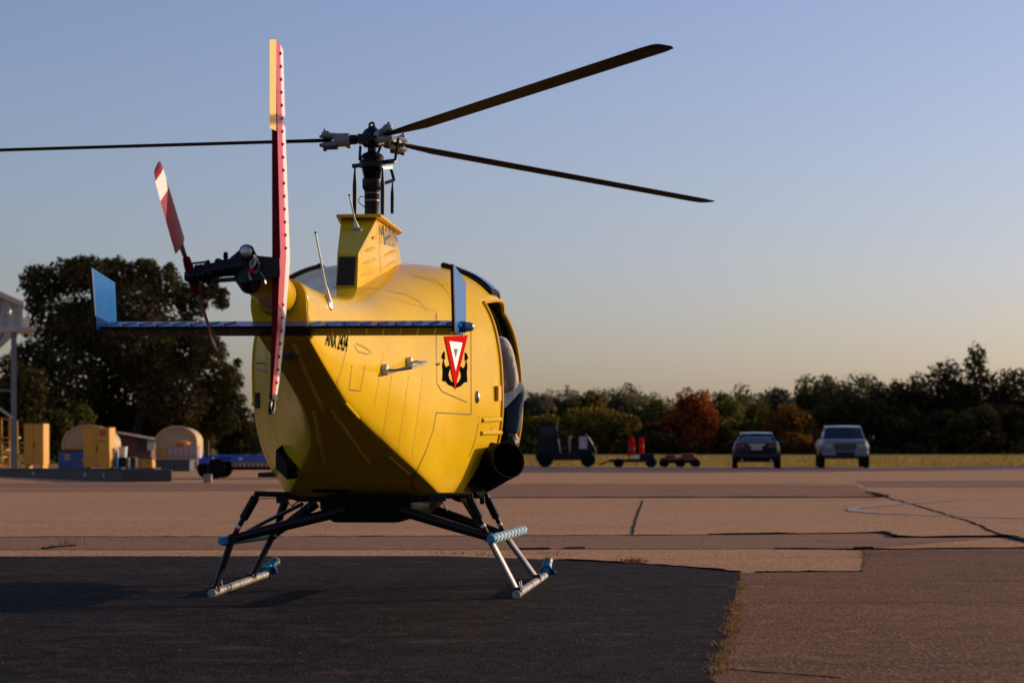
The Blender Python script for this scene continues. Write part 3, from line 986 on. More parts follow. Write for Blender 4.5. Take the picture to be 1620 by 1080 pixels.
shelter(247, 311, 675, 92, 2.0, 'cream arched shelter with ribbed front standing behind the caged tank', 0)
# tank in a cage, on a low grey bin
d = 84
a, b = W(259, 727, d), W(309, 706, d)
bw = b.x - a.x
gb = thing('grey_bin', 'low dark grey metal bin under the caged tank left of the blue trailer', 'bin', (W(273, 0, 78).x, 78.6, 0))
c0, c1 = W(246, 0, 78), W(300, 0, 78)
hb = W(0, 727, 78).z
MB().box((0, 0, hb / 2), (c1.x - c0.x, 1.1, hb)).build('body', M['bin_grey'], gb, bevel=0.02)
MB().box((0, 0, hb - 0.02), (c1.x - c0.x + 0.06, 1.16, 0.05)).build('rim', M['bin_grey'], gb)
for s in (-1, 0, 1):
    MB().box((s * 0.45, -0.57, hb / 2 - 0.02), (0.06, 0.04, hb - 0.06)).build('rib', M['bin_grey'], gb)
tk = thing('caged_tank', 'pinkish plastic tank in a wire cage in front of the arched shelter', 'tank', ((a.x + b.x) / 2 + 0.04, d + 1.2, 0))
z0, z1 = hb - 0.02, W(0, 706, d).z
MB().box((0, 0, z1 / 2), (bw - 0.06, 1.0, z1)).build('tank_body', M['tank'], tk, bevel=0.05)
for i in range(7):
    x = -bw / 2 + bw * i / 6
    MB().bar((x, -0.53, 0.0), (x, -0.53, z1 + 0.02), 0.025, 0.025).build('cage_bar', M['dull_metal'], tk)
for z in (0.05, z1 * 0.55, z1):
    MB().bar((-bw / 2, -0.535, z), (bw / 2, -0.535, z), 0.025, 0.025).build('cage_bar', M['dull_metal'], tk)
mb = MB()
mb.lathe([(0.0, 0), (0.16, 0), (0.3, 0.05), (0.33, 0.14), (0.22, 0.19), (0.0, 0.2)], (0, 0, 0), n=16)
ob = mb.build('orange_bowl', M['orange'])
ob.location = (tk.location.x - 0.1, tk.location.y - 0.2, z1 + 0.02)
tag(ob, 'shiny orange bowl lying on the caged tank', 'bowl')
# brick shed behind
d = 112
a = W(178, 0, d)
b = W(246, 0, d)
sh = thing('brick_shed', 'low brick shed with sloping tin roof behind the cabinets', 'shed', ((a.x + b.x) / 2, d, 0))
w = b.x - a.x
zl, zr = W(0, 682, d).z, W(0, 696, d).z
MB().add([(-w / 2, 0, 0), (w / 2 - 0.2, 0, 0), (w / 2 - 0.2, 0, zr - 0.1), (-w / 2, 0, zl - 0.1), (-w / 2, 2.5, 0), (w / 2 - 0.2, 2.5, 0), (w / 2 - 0.2, 2.5, zr - 0.1), (-w / 2, 2.5, zl - 0.1)],
         [(0, 1, 2, 3), (7, 6, 5, 4), (1, 5, 6, 2), (4, 0, 3, 7), (3, 2, 6, 7)]).build('wall', M['brick'], sh)
mb = MB()
nn = 24
tops = []
for i in range(nn + 1):
    x = -w / 2 - 0.15 + (w + 0.3) * i / nn
    z = zl + (zr - zl) * (i / nn) + (0.03 if i % 2 else 0)
    tops.append((x, z))
mb.loft([[Vector((x, -0.4, z)), Vector((x, -0.4, z - 0.06)), Vector((x, 2.8, z - 0.06)), Vector((x, 2.8, z))] for x, z in tops])
mb.build('roof', M['tin'], sh, smooth=0)
for px, ww, mm in ((228, 0.2, 'lid'), (221, 0.12, 'lid'), (239, 0.36, 'white')):
    q = W(px, 703, d)
    MB().box((q.x - sh.location.x, -0.04, q.z - 0.02), (ww, 0.06, 0.5)).build('window' if mm == 'lid' else 'door_panel', M[mm], sh)
# drums, bucket, yellow crate
def drum(px, d, label, w=0.58, h=0.88, m='black'):
    p = W(px, 0, d)
    t = thing('oil_drum', label, 'drum', (p.x, d, 0), 0, 'black drums beside the cabinet')
    h = W(0, 723, d).z
    r = 0.27
    mb = MB()
    mb.lathe([(0, 0), (r, 0), (r, h * .32), (r + .012, h * .34), (r, h * .36), (r, h * .64), (r + .012, h * .66), (r, h * .68), (r, h), (r - .02, h), (r - .02, h - .02), (0, h - .02)], n=18)
    mb.build('barrel', M[m], t)
    MB().lathe([(0.03, 0), (0.03, 0.03), (0, 0.03)], (0.1, -0.05, h - 0.02), n=8).build('bung', M['steel'], t)
    return h
hd = drum(194.5, 80.5, 'black drum with a white bucket on top right of the yellow cabinet')
drum(206.5, 80.9, 'black drum with a bare top beside the drum that carries the bucket')
p = W(194.5, 0, 80.5)
bk = thing('white_bucket', 'white plastic bucket standing on a black drum', 'bucket', (p.x, 80.5, hd))
MB().lathe([(0, 0), (0.13, 0), (0.155, 0.34), (0.165, 0.34), (0.165, 0.37), (0.145, 0.37), (0.13, 0.3), (0, 0.3)], n=16).build('pail', M['white'], bk)
MB().tube([(-0.16, 0, 0.33), (-0.1, -0.12, 0.22), (0.1, -0.12, 0.22), (0.16, 0, 0.33)], 0.008, 6).build('handle', M['steel'], bk)
a, b = W(213, 742, 86), W(241, 725, 86)
yc = thing('yellow_crate', 'ochre metal crate with handles between the black drums and the grey bin', 'crate', ((a.x + b.x) / 2, 86.4, 0))
MB().box((0, 0, b.z / 2), (b.x - a.x, 0.7, b.z)).build('body', M['cab_yellow'], yc, bevel=0.02)
MB().box((0, 0, b.z), (b.x - a.x + 0.05, 0.75, 0.05)).build('lid', M['lid'], yc, bevel=0.01)
for s in (-1, 1):
    MB().bar((s * 0.14 - 0.06, -0.37, b.z * 0.6), (s * 0.14 + 0.06, -0.37, b.z * 0.6), 0.03, 0.03).build('handle', M['black'], yc)
p = W(187, 0, 80.2)
gc = thing('gas_cylinder', 'slim pale blue gas cylinder standing against the yellow cabinet', 'gas cylinder', (p.x - 0.02, 80.0, 0))
MB().lathe([(0, 0), (0.05, 0), (0.05, 0.62), (0.03, 0.68), (0.02, 0.7), (0, 0.7)], n=12).build('bottle', M['blue'], gc)
MB().lathe([(0.02, 0.7), (0.025, 0.76), (0, 0.76)], n=8).build('valve', M['brass'], gc)
# long dark ramp and crate at the front of the yard
a, b, c = G(-120, 746), G(0, 748.4), G(192, 762)
rp = thing('loading_ramp', 'long low dark green loading ramp lying in front of the yellow cabinets', 'ramp', (b.x, b.y, 0))
def rl(p, z): return Vector((p.x - b.x, p.y - b.y, z))
dirn = (c - a).normalized()
nrm = Vector((-dirn.y, dirn.x, 0)) * 1.3
mb = MB()
za, zc_ = 0.10, 0.31
mb.add([rl(a, 0.0), rl(c, 0.0), rl(c, zc_), rl(a, za)] + [rl(a + nrm, 0.0), rl(c + nrm, 0.0), rl(c + nrm, zc_), rl(a + nrm, za)],
       [(0, 1, 2, 3), (7, 6, 5, 4), (3, 2, 6, 7), (0, 3, 7, 4), (1, 5, 6, 2)])
mb.build('deck', M['crate_green'], rp, bevel=0.01)
mb = MB()
mb.bar(rl(a, za + 0.012) - nrm * 0.02, rl(c, zc_ + 0.012) - nrm * 0.02, 0.06, 0.03)
mb.build('edge_rail', M['crate_green'], rp)
for t, wd in ((0.63, 0.2), (0.86, 0.16), (0.935, 0.12)):
    q = rl(a.lerp(c, t), (za + (zc_ - za) * t) * 0.5) - nrm * 0.012
    MB().bar(q - dirn * wd / 2, q + dirn * wd / 2, 0.006, 0.09).build('stencil_patch', M['label_white'], rp)
q = G(220, 759)
gcx = thing('equipment_crate', 'dark green equipment crate with white marks at the end of the ramp', 'crate', (q.x, q.y + 0.4, 0), R(-4))
MB().box((0, 0, 0.16), (0.86, 0.75, 0.3)).build('body', M['crate_green'], gcx, bevel=0.03)
MB().box((0, 0, 0.29), (0.88, 0.77, 0.05)).build('lid', M['crate_green'], gcx, bevel=0.01)
for x in (-0.2, -0.05):
    MB().box((x, -0.385, 0.17), (0.08, 0.01, 0.05)).build('stencil_patch', M['label_white'], gcx)
MB().box((-0.4, -0.39, 0.3), (0.1, 0.03, 0.06)).build('latch', M['wrap_cream'], gcx)

# blue trailer
d = 61.5
a, b = W(320, 0, d), W(470, 0, d)
tr = thing('flatbed_trailer', 'blue flatbed trailer with black wheels left of the helicopter', 'trailer', (a.x, d, 0))
zt, zb_ = W(0, 719.3, d).z, W(0, 729.5, d).z
wx = b.x - a.x
MB().box((wx / 2, 0, (zt + zb_) / 2), (wx, 0.08, zt - zb_)).build('side_rail', M['trailer_blue'], tr, bevel=0.012)
MB().box((wx / 2, 1.7, (zt + zb_) / 2), (wx, 0.08, zt - zb_)).build('side_rail', M['trailer_blue'], tr, bevel=0.012)
for i in range(7):
    MB().box((wx / 2, 0.17 + i * 0.23, zt - 0.03), (wx - 0.05, 0.2, 0.04)).build('deck_plank', M['trailer_blue'], tr)
MB().box((wx / 2 + 0.3, 0.85, W(0, 741, d).z), (wx, 0.5, 0.08)).build('axle_beam', M['black_matt'], tr)
def wheel(parent, c, r, wd, axis=(0, 1, 0), rim='steel'):
    t = MB()
    t.lathe([(r * .55, -wd / 2), (r * .9, -wd / 2), (r, -wd * .36), (r, wd * .36), (r * .9, wd / 2), (r * .55, wd / 2)], c, axis, 22)
    o = t.build('wheel', M['rubber'], parent)
    q = MB()
    q.lathe([(0.0, -wd * .38), (r * .2, -wd * .4), (r * .3, -wd * .3), (r * .56, -wd * .44), (r * .56, wd * .44), (r * .3, wd * .3), (r * .2, wd * .4), (0, wd * .38)], c, axis, 16)
    q.build('rim', M[rim], o)
    return o
wheel(tr, (0.12, 0.1, 0.27), 0.27, 0.2, rim='black')
wheel(tr, (0.12, 1.6, 0.27), 0.27, 0.2, rim='black')
wheel(tr, (0.36, -0.0, 0.27), 0.27, 0.2, rim='black')
wheel(tr, (0.36, 1.6, 0.27), 0.27, 0.2, rim='black')
wheel(tr, (wx - 0.4, 0.1, 0.27), 0.27, 0.2, rim='black')
wheel(tr, (wx - 0.4, 1.6, 0.27), 0.27, 0.2, rim='black')
MB().tube([(0.17, -0.12, 0.12), (0.17, -0.12, W(0, 697, d).z)], 0.03, 8).build('jack_post', M['black'], tr)
MB().box((0.06, -0.1, 0.48), (0.3, 0.1, 0.16)).build('mudguard', M['trailer_blue'], tr, bevel=0.02)
for px in (338, 322):
    q = W(px, 724 if px > 330 else 728, d)
    MB().lathe([(0.0, -0.02), (0.035, -0.02), (0.035, 0.0)], (q.x - a.x, -0.06, q.z), (0, 1, 0), 10).build('reflector', M['white'], tr)
q = W(381, 725, d)
MB().box((q.x - a.x, -0.045, q.z), (0.1, 0.012, 0.05)).build('decal', M['white'], tr)
q0, q1 = W(350, 724, d), W(364, 724, d)
MB().tube([(q0.x - a.x - 0.05, -0.07, q0.z - 0.1), (q0.x - a.x, -0.07, q0.z), (q1.x - a.x, -0.07, q1.z)], 0.018, 6).build('hose', M['black'], tr)
q = G(328, 763)
MB_c = MB().box((0, 0, 0.1), (0.19, 0.2, 0.2))
blk = MB_c.build('concrete_block', M['concrete'], bevel=0.01)
blk.location = (q.x, q.y + 0.1, 0)
tag(blk, 'pale concrete block on the ground by the blue trailer wheel', 'block')
# plank fence behind the trailer
d = 92
f0, f1 = W(338, 0, d).x, W(450, 0, d).x
fc = thing('plank_fence', 'low weathered plank fence behind the blue trailer', 'fence', (f0, d, 0))
nb = 16
for i in range(nb):
    x = (f1 - f0) * (i + 0.5) / nb
    hh = 0.24 + 0.03 * random.random()
    MB().box((x, 0, hh / 2), ((f1 - f0) / nb * 0.86, 0.025, hh)).build('plank', M['wood'], fc)
MB().bar((0, 0.04, 0.2), (f1 - f0, 0.04, 0.2), 0.04, 0.05).build('rail', M['wood'], fc)
MB().box((0.7, 0.6, 0.33), (1.3, 0.5, 0.3)).build('yellow_board', M['cab_yellow'], fc)

# ================================================================== VEHICLES ON THE RIGHT
M['car_black'] = mat('dark_car_paint', (0.003, 0.0035, 0.007), 0.3, coat=0.25, spec=0.3)
M['car_silver'] = mat('silver_car_paint', (0.17, 0.175, 0.19), 0.35, 0.3, coat=0.3)
M['car_glass'] = mat('car_glass', (0.008, 0.016, 0.026), 0.06, spec=0.4)
M['tail_red'] = mat('tail_light_red', (0.18, 0.008, 0.014), 0.2, coat=0.5)
M['lens'] = mat('headlight_lens', (0.3, 0.3, 0.29), 0.15, coat=0.4)
M['chrome'] = mat('chrome', (0.6, 0.6, 0.6), 0.15, 1.0)

def car(name, label, cat, loc, rz, paint, S, cabin, wheels, wr, group):
    """S: (y, half width, z bottom, z shoulder, half width top, z top) along the length, cabin: (y, hw, z, hwroof, zroof)"""
    t = thing(name, label, cat, loc, rz, group)
    mb = MB()
    rings = []
    for y, hw, z0, zs, ht, z1 in S:
        rings.append([Vector((x, y, z)) for x, z in (
            (-hw * .86, z0), (-hw * .97, z0 + (zs - z0) * .3), (-hw, zs), (-ht, z1 - .02), (-ht * .85, z1), (ht * .85, z1), (ht, z1 - .02), (hw, zs), (hw * .97, z0 + (zs - z0) * .3), (hw * .86, z0))])
    mb.loft(rings)
    mb.build('body', paint, t, smooth=40)
    mb = MB()
    rings = []
    for y, hw, z, hr, zr in cabin:
        half = [(hw, z), (hw * .5 + hr * .5 + .035, z + (zr - z) * .5), (hr + .01, z + (zr - z) * .84), (hr * .86, z + (zr - z) * .97), (hr * .5, zr)]
        rings.append([Vector((-a, y, b)) for a, b in half] + [Vector((a, y, b)) for a, b in half[::-1]])
    mb.loft(rings)
    mb.build('cabin_glass', M['car_glass'], t, smooth=25)
    # roof panel and pillars
    mb = MB()
    roof = [c for c in cabin if c[4] > max(q[4] for q in cabin) - 0.13]
    rr = []
    for y, hw, z, hr, zr in roof:
        rr.append([Vector((-hr - .02, y, zr - .05)), Vector((-hr * .9, y, zr + .02)), Vector((0, y, zr + .035)), Vector((hr * .9, y, zr + .02)), Vector((hr + .02, y, zr - .05))])
    mb.loft(rr, closed=False, cap=False)
    mb.build('roof', paint, t, smooth=40)
    for s in (-1, 1):
        seq = [(c[0], c[1], c[2]) for c in (cabin[0],)] + [(c[0], c[3], c[4]) for c in roof] + [(cabin[-1][0], cabin[-1][1], cabin[-1][2])]
        MB().tube([Vector((s * (hw + .008), y, z)) for y, hw, z in seq], 0.035, 6).build('pillar', paint, t)
        midc = roof[len(roof) // 2]
        MB().tube([Vector((s * (midc[1] + .01), midc[0], midc[2])), Vector((s * (midc[3] + .01), midc[0], midc[4]))], 0.035, 6).build('pillar', paint, t)
    tw = S[len(S) // 2][1]
    for y in wheels:
        for s in (-1, 1):
            wheel(t, (s * (tw - 0.1), y, wr), wr, 0.22, (1, 0, 0))
    return t

# sedan seen from behind (local -y is its rear, towards us)
p = G(1196, 740.5)
sd = car('parked_car', 'black sedan parked with its tail to the camera', 'car', (p.x * (p.y + 2.3) / p.y, p.y + 2.3, 0), R(-5.5), M['car_black'],
    [(-2.3, .78, .42, .62, .74, .95), (-2.22, .86, .3, .68, .8, 1.0), (-1.6, .91, .24, .72, .82, 1.03), (-.6, .92, .22, .72, .84, .98), (.8, .92, .22, .7, .84, .95), (1.6, .91, .24, .66, .8, .88), (2.1, .86, .28, .6, .7, .76), (2.3, .7, .36, .52, .6, .62)],
    [(-1.75, .74, 1.0, .68, 1.02), (-1.15, .78, .98, .58, 1.3), (-.4, .8, .96, .58, 1.36), (.3, .8, .95, .57, 1.34), (1.05, .76, .92, .62, .96)],
    (-1.4, 1.4), 0.33, 'vehicles parked at the field edge')
for s in (-1, 1):
    MB().box((s * .6, -2.27, .84), (.32, .1, .13), Matrix.Rotation(R(s * 12), 3, 'Z')).build('tail_light', M['tail_red'], sd, bevel=0.02)
    MB().lathe([(.04, -.06), (.04, .06)], (s * .55, -2.3, .3), (0, 1, 0), 10).build('exhaust', M['steel'], sd)
    MB().sphere((s * 1.0, .75, 1.0), .1, 10, 0, (.9, .6, .7)).build('mirror', M['car_black'], sd)
MB().box((0, -2.31, .78), (.42, .03, .16)).build('license_plate', M['label_white'], sd)
MB().box((0, -2.29, .9), (.62, .04, .035)).build('trim_bar', M['chrome'], sd)
MB().box((0, -2.27, .48), (1.5, .14, .2)).build('bumper', M['car_black'], sd, bevel=0.04)

# pickup facing us: local -y is its front
p = G(1332, 740.3)
pk = car('parked_car', 'silver pickup truck parked facing the camera, right of the black sedan', 'pickup', (p.x * (p.y + 2.6) / p.y, p.y + 2.6, 0), R(-5.5), M['car_silver'],
    [(-2.6, .82, .5, .8, .76, 1.02), (-2.5, .92, .42, .86, .82, 1.08), (-1.5, .95, .4, .86, .84, 1.12), (-1.2, .95, .38, .84, .86, 1.12), (.6, .95, .38, .84, .88, 1.1), (2.5, .95, .42, .84, .88, 1.08), (2.62, .9, .5, .8, .84, 1.04)],
    [(-1.3, .8, 1.08, .76, 1.12), (-.7, .82, 1.08, .66, 1.56), (-.1, .82, 1.08, .66, 1.62), (.6, .82, 1.08, .65, 1.6), (.85, .82, 1.08, .74, 1.12)],
    (-1.65, 1.6), 0.38, 'vehicles parked at the field edge')
MB().box((0, -2.62, .82), (.8, .06, .26)).build('grille', M['black'], pk, bevel=0.02)
for z in (.74, .82, .9):
    MB().box((0, -2.66, z), (.76, .03, .02)).build('grille_bar', M['dull_metal'], pk)
for s in (-1, 1):
    MB().box((s * .62, -2.56, .86), (.34, .12, .2), Matrix.Rotation(R(-s * 10), 3, 'Z')).build('headlight', M['lens'], pk, bevel=0.03)
    MB().box((s * .6, -2.64, .56), (.2, .06, .1)).build('fog_lamp', M['black'], pk)
    MB().box((s * 1.08, -.85, 1.16), (.2, .1, .2)).build('mirror', M['black'], pk, bevel=0.03)
MB().box((0, -2.62, .56), (1.75, .16, .2)).build('bumper', M['car_silver'], pk, bevel=0.05)
MB().box((0, -2.71, .55), (.7, .03, .14)).build('lower_intake', M['black'], pk)
MB().box((0, -2.45, .42), (1.5, .3, .12)).build('skid_plate', M['black'], pk)

# dark tug tractor, mostly shadowed
d = 92.0
p0 = W(845, 0, d)
sc = d / F
tg = thing('tug_tractor', 'dark tug tractor with tall cab and pale pink panel beside the exhaust', 'tractor', (p0.x, d, 0), R(-3))
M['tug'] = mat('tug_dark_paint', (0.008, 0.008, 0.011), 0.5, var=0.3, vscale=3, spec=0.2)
M['pink'] = mat('pale_pink_panel', (0.55, 0.36, 0.42), 0.6, var=0.3, vscale=8)
def tx(px): return (px - 845) * sc
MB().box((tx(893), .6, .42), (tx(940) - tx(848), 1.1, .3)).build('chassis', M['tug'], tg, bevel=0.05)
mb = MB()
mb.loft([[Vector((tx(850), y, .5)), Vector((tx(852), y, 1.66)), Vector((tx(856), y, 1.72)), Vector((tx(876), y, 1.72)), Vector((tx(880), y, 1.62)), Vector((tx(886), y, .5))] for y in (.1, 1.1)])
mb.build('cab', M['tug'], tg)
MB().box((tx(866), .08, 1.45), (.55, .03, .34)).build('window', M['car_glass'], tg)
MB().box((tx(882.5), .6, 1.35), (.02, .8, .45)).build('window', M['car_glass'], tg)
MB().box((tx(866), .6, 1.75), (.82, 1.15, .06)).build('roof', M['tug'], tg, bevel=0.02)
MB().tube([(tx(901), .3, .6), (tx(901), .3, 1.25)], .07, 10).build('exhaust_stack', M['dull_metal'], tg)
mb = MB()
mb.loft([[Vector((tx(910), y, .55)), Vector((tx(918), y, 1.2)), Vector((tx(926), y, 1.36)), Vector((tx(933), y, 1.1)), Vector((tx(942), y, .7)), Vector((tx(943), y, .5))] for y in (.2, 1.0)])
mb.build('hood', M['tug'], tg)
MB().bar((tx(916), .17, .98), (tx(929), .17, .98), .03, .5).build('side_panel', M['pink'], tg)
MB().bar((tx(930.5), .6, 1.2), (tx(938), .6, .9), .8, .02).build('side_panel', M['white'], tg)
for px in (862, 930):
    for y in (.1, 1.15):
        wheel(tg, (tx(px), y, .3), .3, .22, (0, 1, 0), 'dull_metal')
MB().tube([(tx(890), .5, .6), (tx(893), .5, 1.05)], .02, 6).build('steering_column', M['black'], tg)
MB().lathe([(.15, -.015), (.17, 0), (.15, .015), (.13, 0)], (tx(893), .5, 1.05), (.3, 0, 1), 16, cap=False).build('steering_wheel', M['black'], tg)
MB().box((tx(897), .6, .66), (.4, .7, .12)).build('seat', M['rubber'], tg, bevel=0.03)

# low dark trailer with two red cylinders
d = 91.0
p0 = W(960, 0, d)
cl = thing('equipment_trailer', 'low dark trailer carrying two upright red cylinders', 'trailer', (p0.x, d, 0), R(2))
def cx_(px): return (px - 960) * d / F
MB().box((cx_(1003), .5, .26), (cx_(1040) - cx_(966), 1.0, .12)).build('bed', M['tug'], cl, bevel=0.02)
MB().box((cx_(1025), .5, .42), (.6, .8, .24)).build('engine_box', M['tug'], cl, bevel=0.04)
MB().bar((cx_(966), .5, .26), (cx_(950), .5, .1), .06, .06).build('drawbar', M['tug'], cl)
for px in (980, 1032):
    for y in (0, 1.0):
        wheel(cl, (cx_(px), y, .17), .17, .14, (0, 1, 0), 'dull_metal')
MB().box((cx_(1004), .0, .4), (.36, .2, .14)).build('light_box', M['wrap_cream'], cl, bevel=0.02)
for px, zt_, lab in ((1000, 690, 'thick red cylinder, left of two standing on the low dark trailer'), (1016, 691, 'slim red cylinder, right of two standing on the low dark trailer')):
    h0 = .32 if px == 1000 else .54
    q = thing('red_cylinder', lab, 'cylinder', (p0.x + cx_(px), d + .45, h0), 0, 'red cylinders on the low trailer')
    hh = W(0, zt_, d).z - h0
    r = .13 if px == 1000 else .095
    MB().lathe([(0, 0), (r, 0), (r, hh * .8), (r * .75, hh * .88), (r * .35, hh * .92), (r * .35, hh), (0, hh)], n=16).build('bottle', M['red_decal'], q)
    MB().lathe([(r + .004, hh * .4), (r + .004, hh * .52)], n=16, cap=False).build('band', M['rust_red'], q)
    MB().lathe([(.02, hh), (.05, hh + .01), (.05, hh + .05), (0, hh + .05)], n=10).build('valve', M['rubber'], q)
# flat rust red cart
p0 = W(1044, 0, 91.5)
rc = thing('flat_cart', 'flat rust red cart with small black wheels, left of the black sedan', 'cart', (p0.x, 91.5, 0), R(1))
def rx_(px): return (px - 1044) * 91.5 / F
MB().box((rx_(1075), .5, .34), (rx_(1104) - rx_(1046), 1.0, .1)).build('deck', M['rust_red'], rc, bevel=0.02)
MB().box((rx_(1090), .5, .47), (.5, .8, .16)).build('hump', M['rust_red'], rc, bevel=0.05)
MB().box((rx_(1062), .5, .44), (.35, .8, .1)).build('hump', M['rust_red'], rc, bevel=0.04)
MB().box((rx_(1078), .5, .22), (rx_(1108) - rx_(1050), .9, .12)).build('frame', M['black_matt'], rc)
for px in (1052, 1078, 1102):
    for y in (0, 1.0):
        wheel(rc, (rx_(px), y, .16), .16, .14, (0, 1, 0), 'black')

# ================================================================== HELICOPTER
heli = thing('helicopter', 'yellow helicopter with blue tailplane parked on skids on the dark asphalt', 'helicopter', tuple(HUB), -YAW)

# ---- cabin shell: stations (y, top, half width, height of half width, bottom, bottom half width, roundness up, roundness down)
ST = [(-3.60, 1.775, .140, 1.62, 1.49, .122, 3.0, 1.7), (-3.0, 1.765, .170, 1.55, 1.31, .118, 2.8, 1.6), (-2.4, 1.77, .230, 1.48, 1.128, .130, 2.6, 1.6),
      (-1.8, 1.80, .335, 1.40, .947, .215, 2.5, 1.6), (-1.25, 1.885, .450, 1.33, .781, .350, 2.5, 1.6), (-.7, 1.985, .575, 1.29, .625, .48, 2.6, 1.6),
      (-.3, 2.06, .685, 1.28, .605, .50, 2.7, 1.8), (.1, 2.13, .81, 1.28, .60, .51, 2.9, 2.0), (.5, 2.165, .895, 1.29, .60, .52, 3.1, 2.2),
      (.85, 2.155, .905, 1.29, .60, .52, 3.1, 2.2), (1.25, 2.06, .87, 1.27, .60, .5, 2.9, 2.2), (1.65, 1.86, .76, 1.2, .62, .42, 2.5, 2.2),
      (1.95, 1.6, .57, 1.12, .68, .3, 2.2, 2.2), (2.15, 1.32, .34, 1.05, .78, .18, 2.0, 2.0), (2.25, 1.1, .08, 1.03, .95, .05, 2.0, 2.0)]
def param(y):
    k = 0
    while k < len(ST) - 2 and y > ST[k + 1][0]: k += 1
    t = (y - ST[k][0]) / (ST[k + 1][0] - ST[k][0])
    t = max(0.0, min(1.0, t))
    out = []
    h = ST[k + 1][0] - ST[k][0]
    for c in range(1, 8):
        p1, p2 = ST[k][c], ST[k + 1][c]
        def slope(i):
            if i == 0: return (ST[1][c] - ST[0][c]) / (ST[1][0] - ST[0][0])
            if i == len(ST) - 1: return (ST[i][c] - ST[i - 1][c]) / (ST[i][0] - ST[i - 1][0])
            return (ST[i + 1][c] - ST[i - 1][c]) / (ST[i + 1][0] - ST[i - 1][0])
        m1, m2 = slope(k) * h, slope(k + 1) * h
        out.append(p1 * (2 * t**3 - 3 * t**2 + 1) + m1 * (t**3 - 2 * t**2 + t) + p2 * (-2 * t**3 + 3 * t**2) + m2 * (t**3 - t**2))
    return out
NU, NL, NB = 30, 18, 4
NC = NU + NL + NB            # columns per half
def shell_pt(y, i, grow=0.0):
    """i: 0 top centre .. NU widest .. NU+NL lower ridge .. NC bottom centre, negative i for the left half"""
    zt, w, zm, zb, wb, nu, nl = param(y)
    sgn = 1 if i >= 0 else -1
    i = abs(i)
    w += grow; zt += grow; zb -= grow; wb += grow * .5
    if i <= NU:
        a = PI / 2 * i / NU
        x, z = w * max(0, math.sin(a)) ** (2 / nu), zm + (zt - zm) * max(0, math.cos(a)) ** (2 / nu)
    elif i <= NU + NL:
        b = PI / 2 * (i - NU) / NL
        x, z = wb + (w - wb) * max(0, math.cos(b)) ** (2 / nl), zm - (zm - zb) * max(0, math.sin(b)) ** (2 / nl)
    else:
        x, z = wb * (1 - (i - NU - NL) / NB), zb
    sk = 0.14 if y < -1.8 else (0.14 - 0.11 * min(1, (y + 1.8) / 1.2) if y < -.6 else 0.03)
    return Vector((sgn * x + sk * max(0, 1.62 - z), y, z))
YS = sorted(set([round(-3.6 + 0.1 * i, 3) for i in range(37)] + [round(0.05 + .055 * i, 3) for i in range(34)] + [1.95, 2.01, 2.07, 2.13, 2.18, 2.22, 2.25]))
def yi(y): return min(range(len(YS)), key=lambda k: abs(YS[k] - y))
def openings(k, i):
    """is the face between stations k,k+1 and columns i,i+1 (one half, signed) inside a window or door?"""
    y0 = (YS[k] + YS[k + 1]) / 2
    c = abs(i) + .5 if i >= 0 else abs(i + 1) + .5
    right = i >= 0
    def inn(ya, yb, ca, cb): return ya < y0 < yb and ca < c < cb
    if right and inn(.15, 1.09, 18, NU + 13): return 'door'
    if inn(.42, 1.04, 6, 16): return 'skylight'
    if (not right) and inn(.15, 1.04, 18, NU + 1): return 'side'
    if inn(1.09, 2.05, 2, NU + 6): return 'windshield'
    return None
cols = list(range(-NC, NC + 1))
grid = [[shell_pt(y, i) for i in cols[:-1]] for y in YS]     # -NC .. NC-1, closed
ncol = len(cols) - 1
fv, ff = [p for r in grid for p in r], []
glassf = {'skylight': [], 'side': [], 'windshield': []}
for k in range(len(YS) - 1):
    for j in range(ncol):
        i = cols[j]
        f = (k * ncol + j, k * ncol + (j + 1) % ncol, (k + 1) * ncol + (j + 1) % ncol, (k + 1) * ncol + j)
        o = openings(k, i)
        if o is None: ff.append(f)
        elif o in glassf: glassf[o].append(f)
ff.append(tuple((len(YS) - 1) * ncol + j for j in range(ncol)))
mb = MB()
mb.add(fv, ff)
me = mb.mesh('fuselage', [M['yellow'], M['interior']], smooth=28)
fus = link_mesh('fuselage', me, heli)
sm = fus.modifiers.new('shell', 'SOLIDIFY')
sm.thickness = 0.014
sm.offset = -1
sm.material_offset = 1
# full closed skin used only as a surface to lay seams and markings on
skin_bvh = BVHTree.FromPolygons([tuple(p) for p in fv], [(k * ncol + j, k * ncol + (j + 1) % ncol, (k + 1) * ncol + (j + 1) % ncol, (k + 1) * ncol + j) for k in range(len(YS) - 1) for j in range(ncol)])
for nm, key, mk in (('roof_window', 'skylight', 'glass_dark'), ('side_window', 'side', 'glass'), ('windshield', 'windshield', 'glass')):
    for side in (-1, 1):
        fs = [f for f in glassf[key] if sum(fv[v].x for v in f) * side > 0]
        if not fs: continue
        mb = MB()
        used = sorted({v for f in fs for v in f})
        mp = {v: n for n, v in enumerate(used)}
        gr = .03 if key == 'skylight' else 0
        mb.add([shell_pt(YS[v // ncol], cols[v % ncol], gr) for v in used], [tuple(mp[v] for v in f) for f in fs])
        mb.build(nm, M[mk], heli)
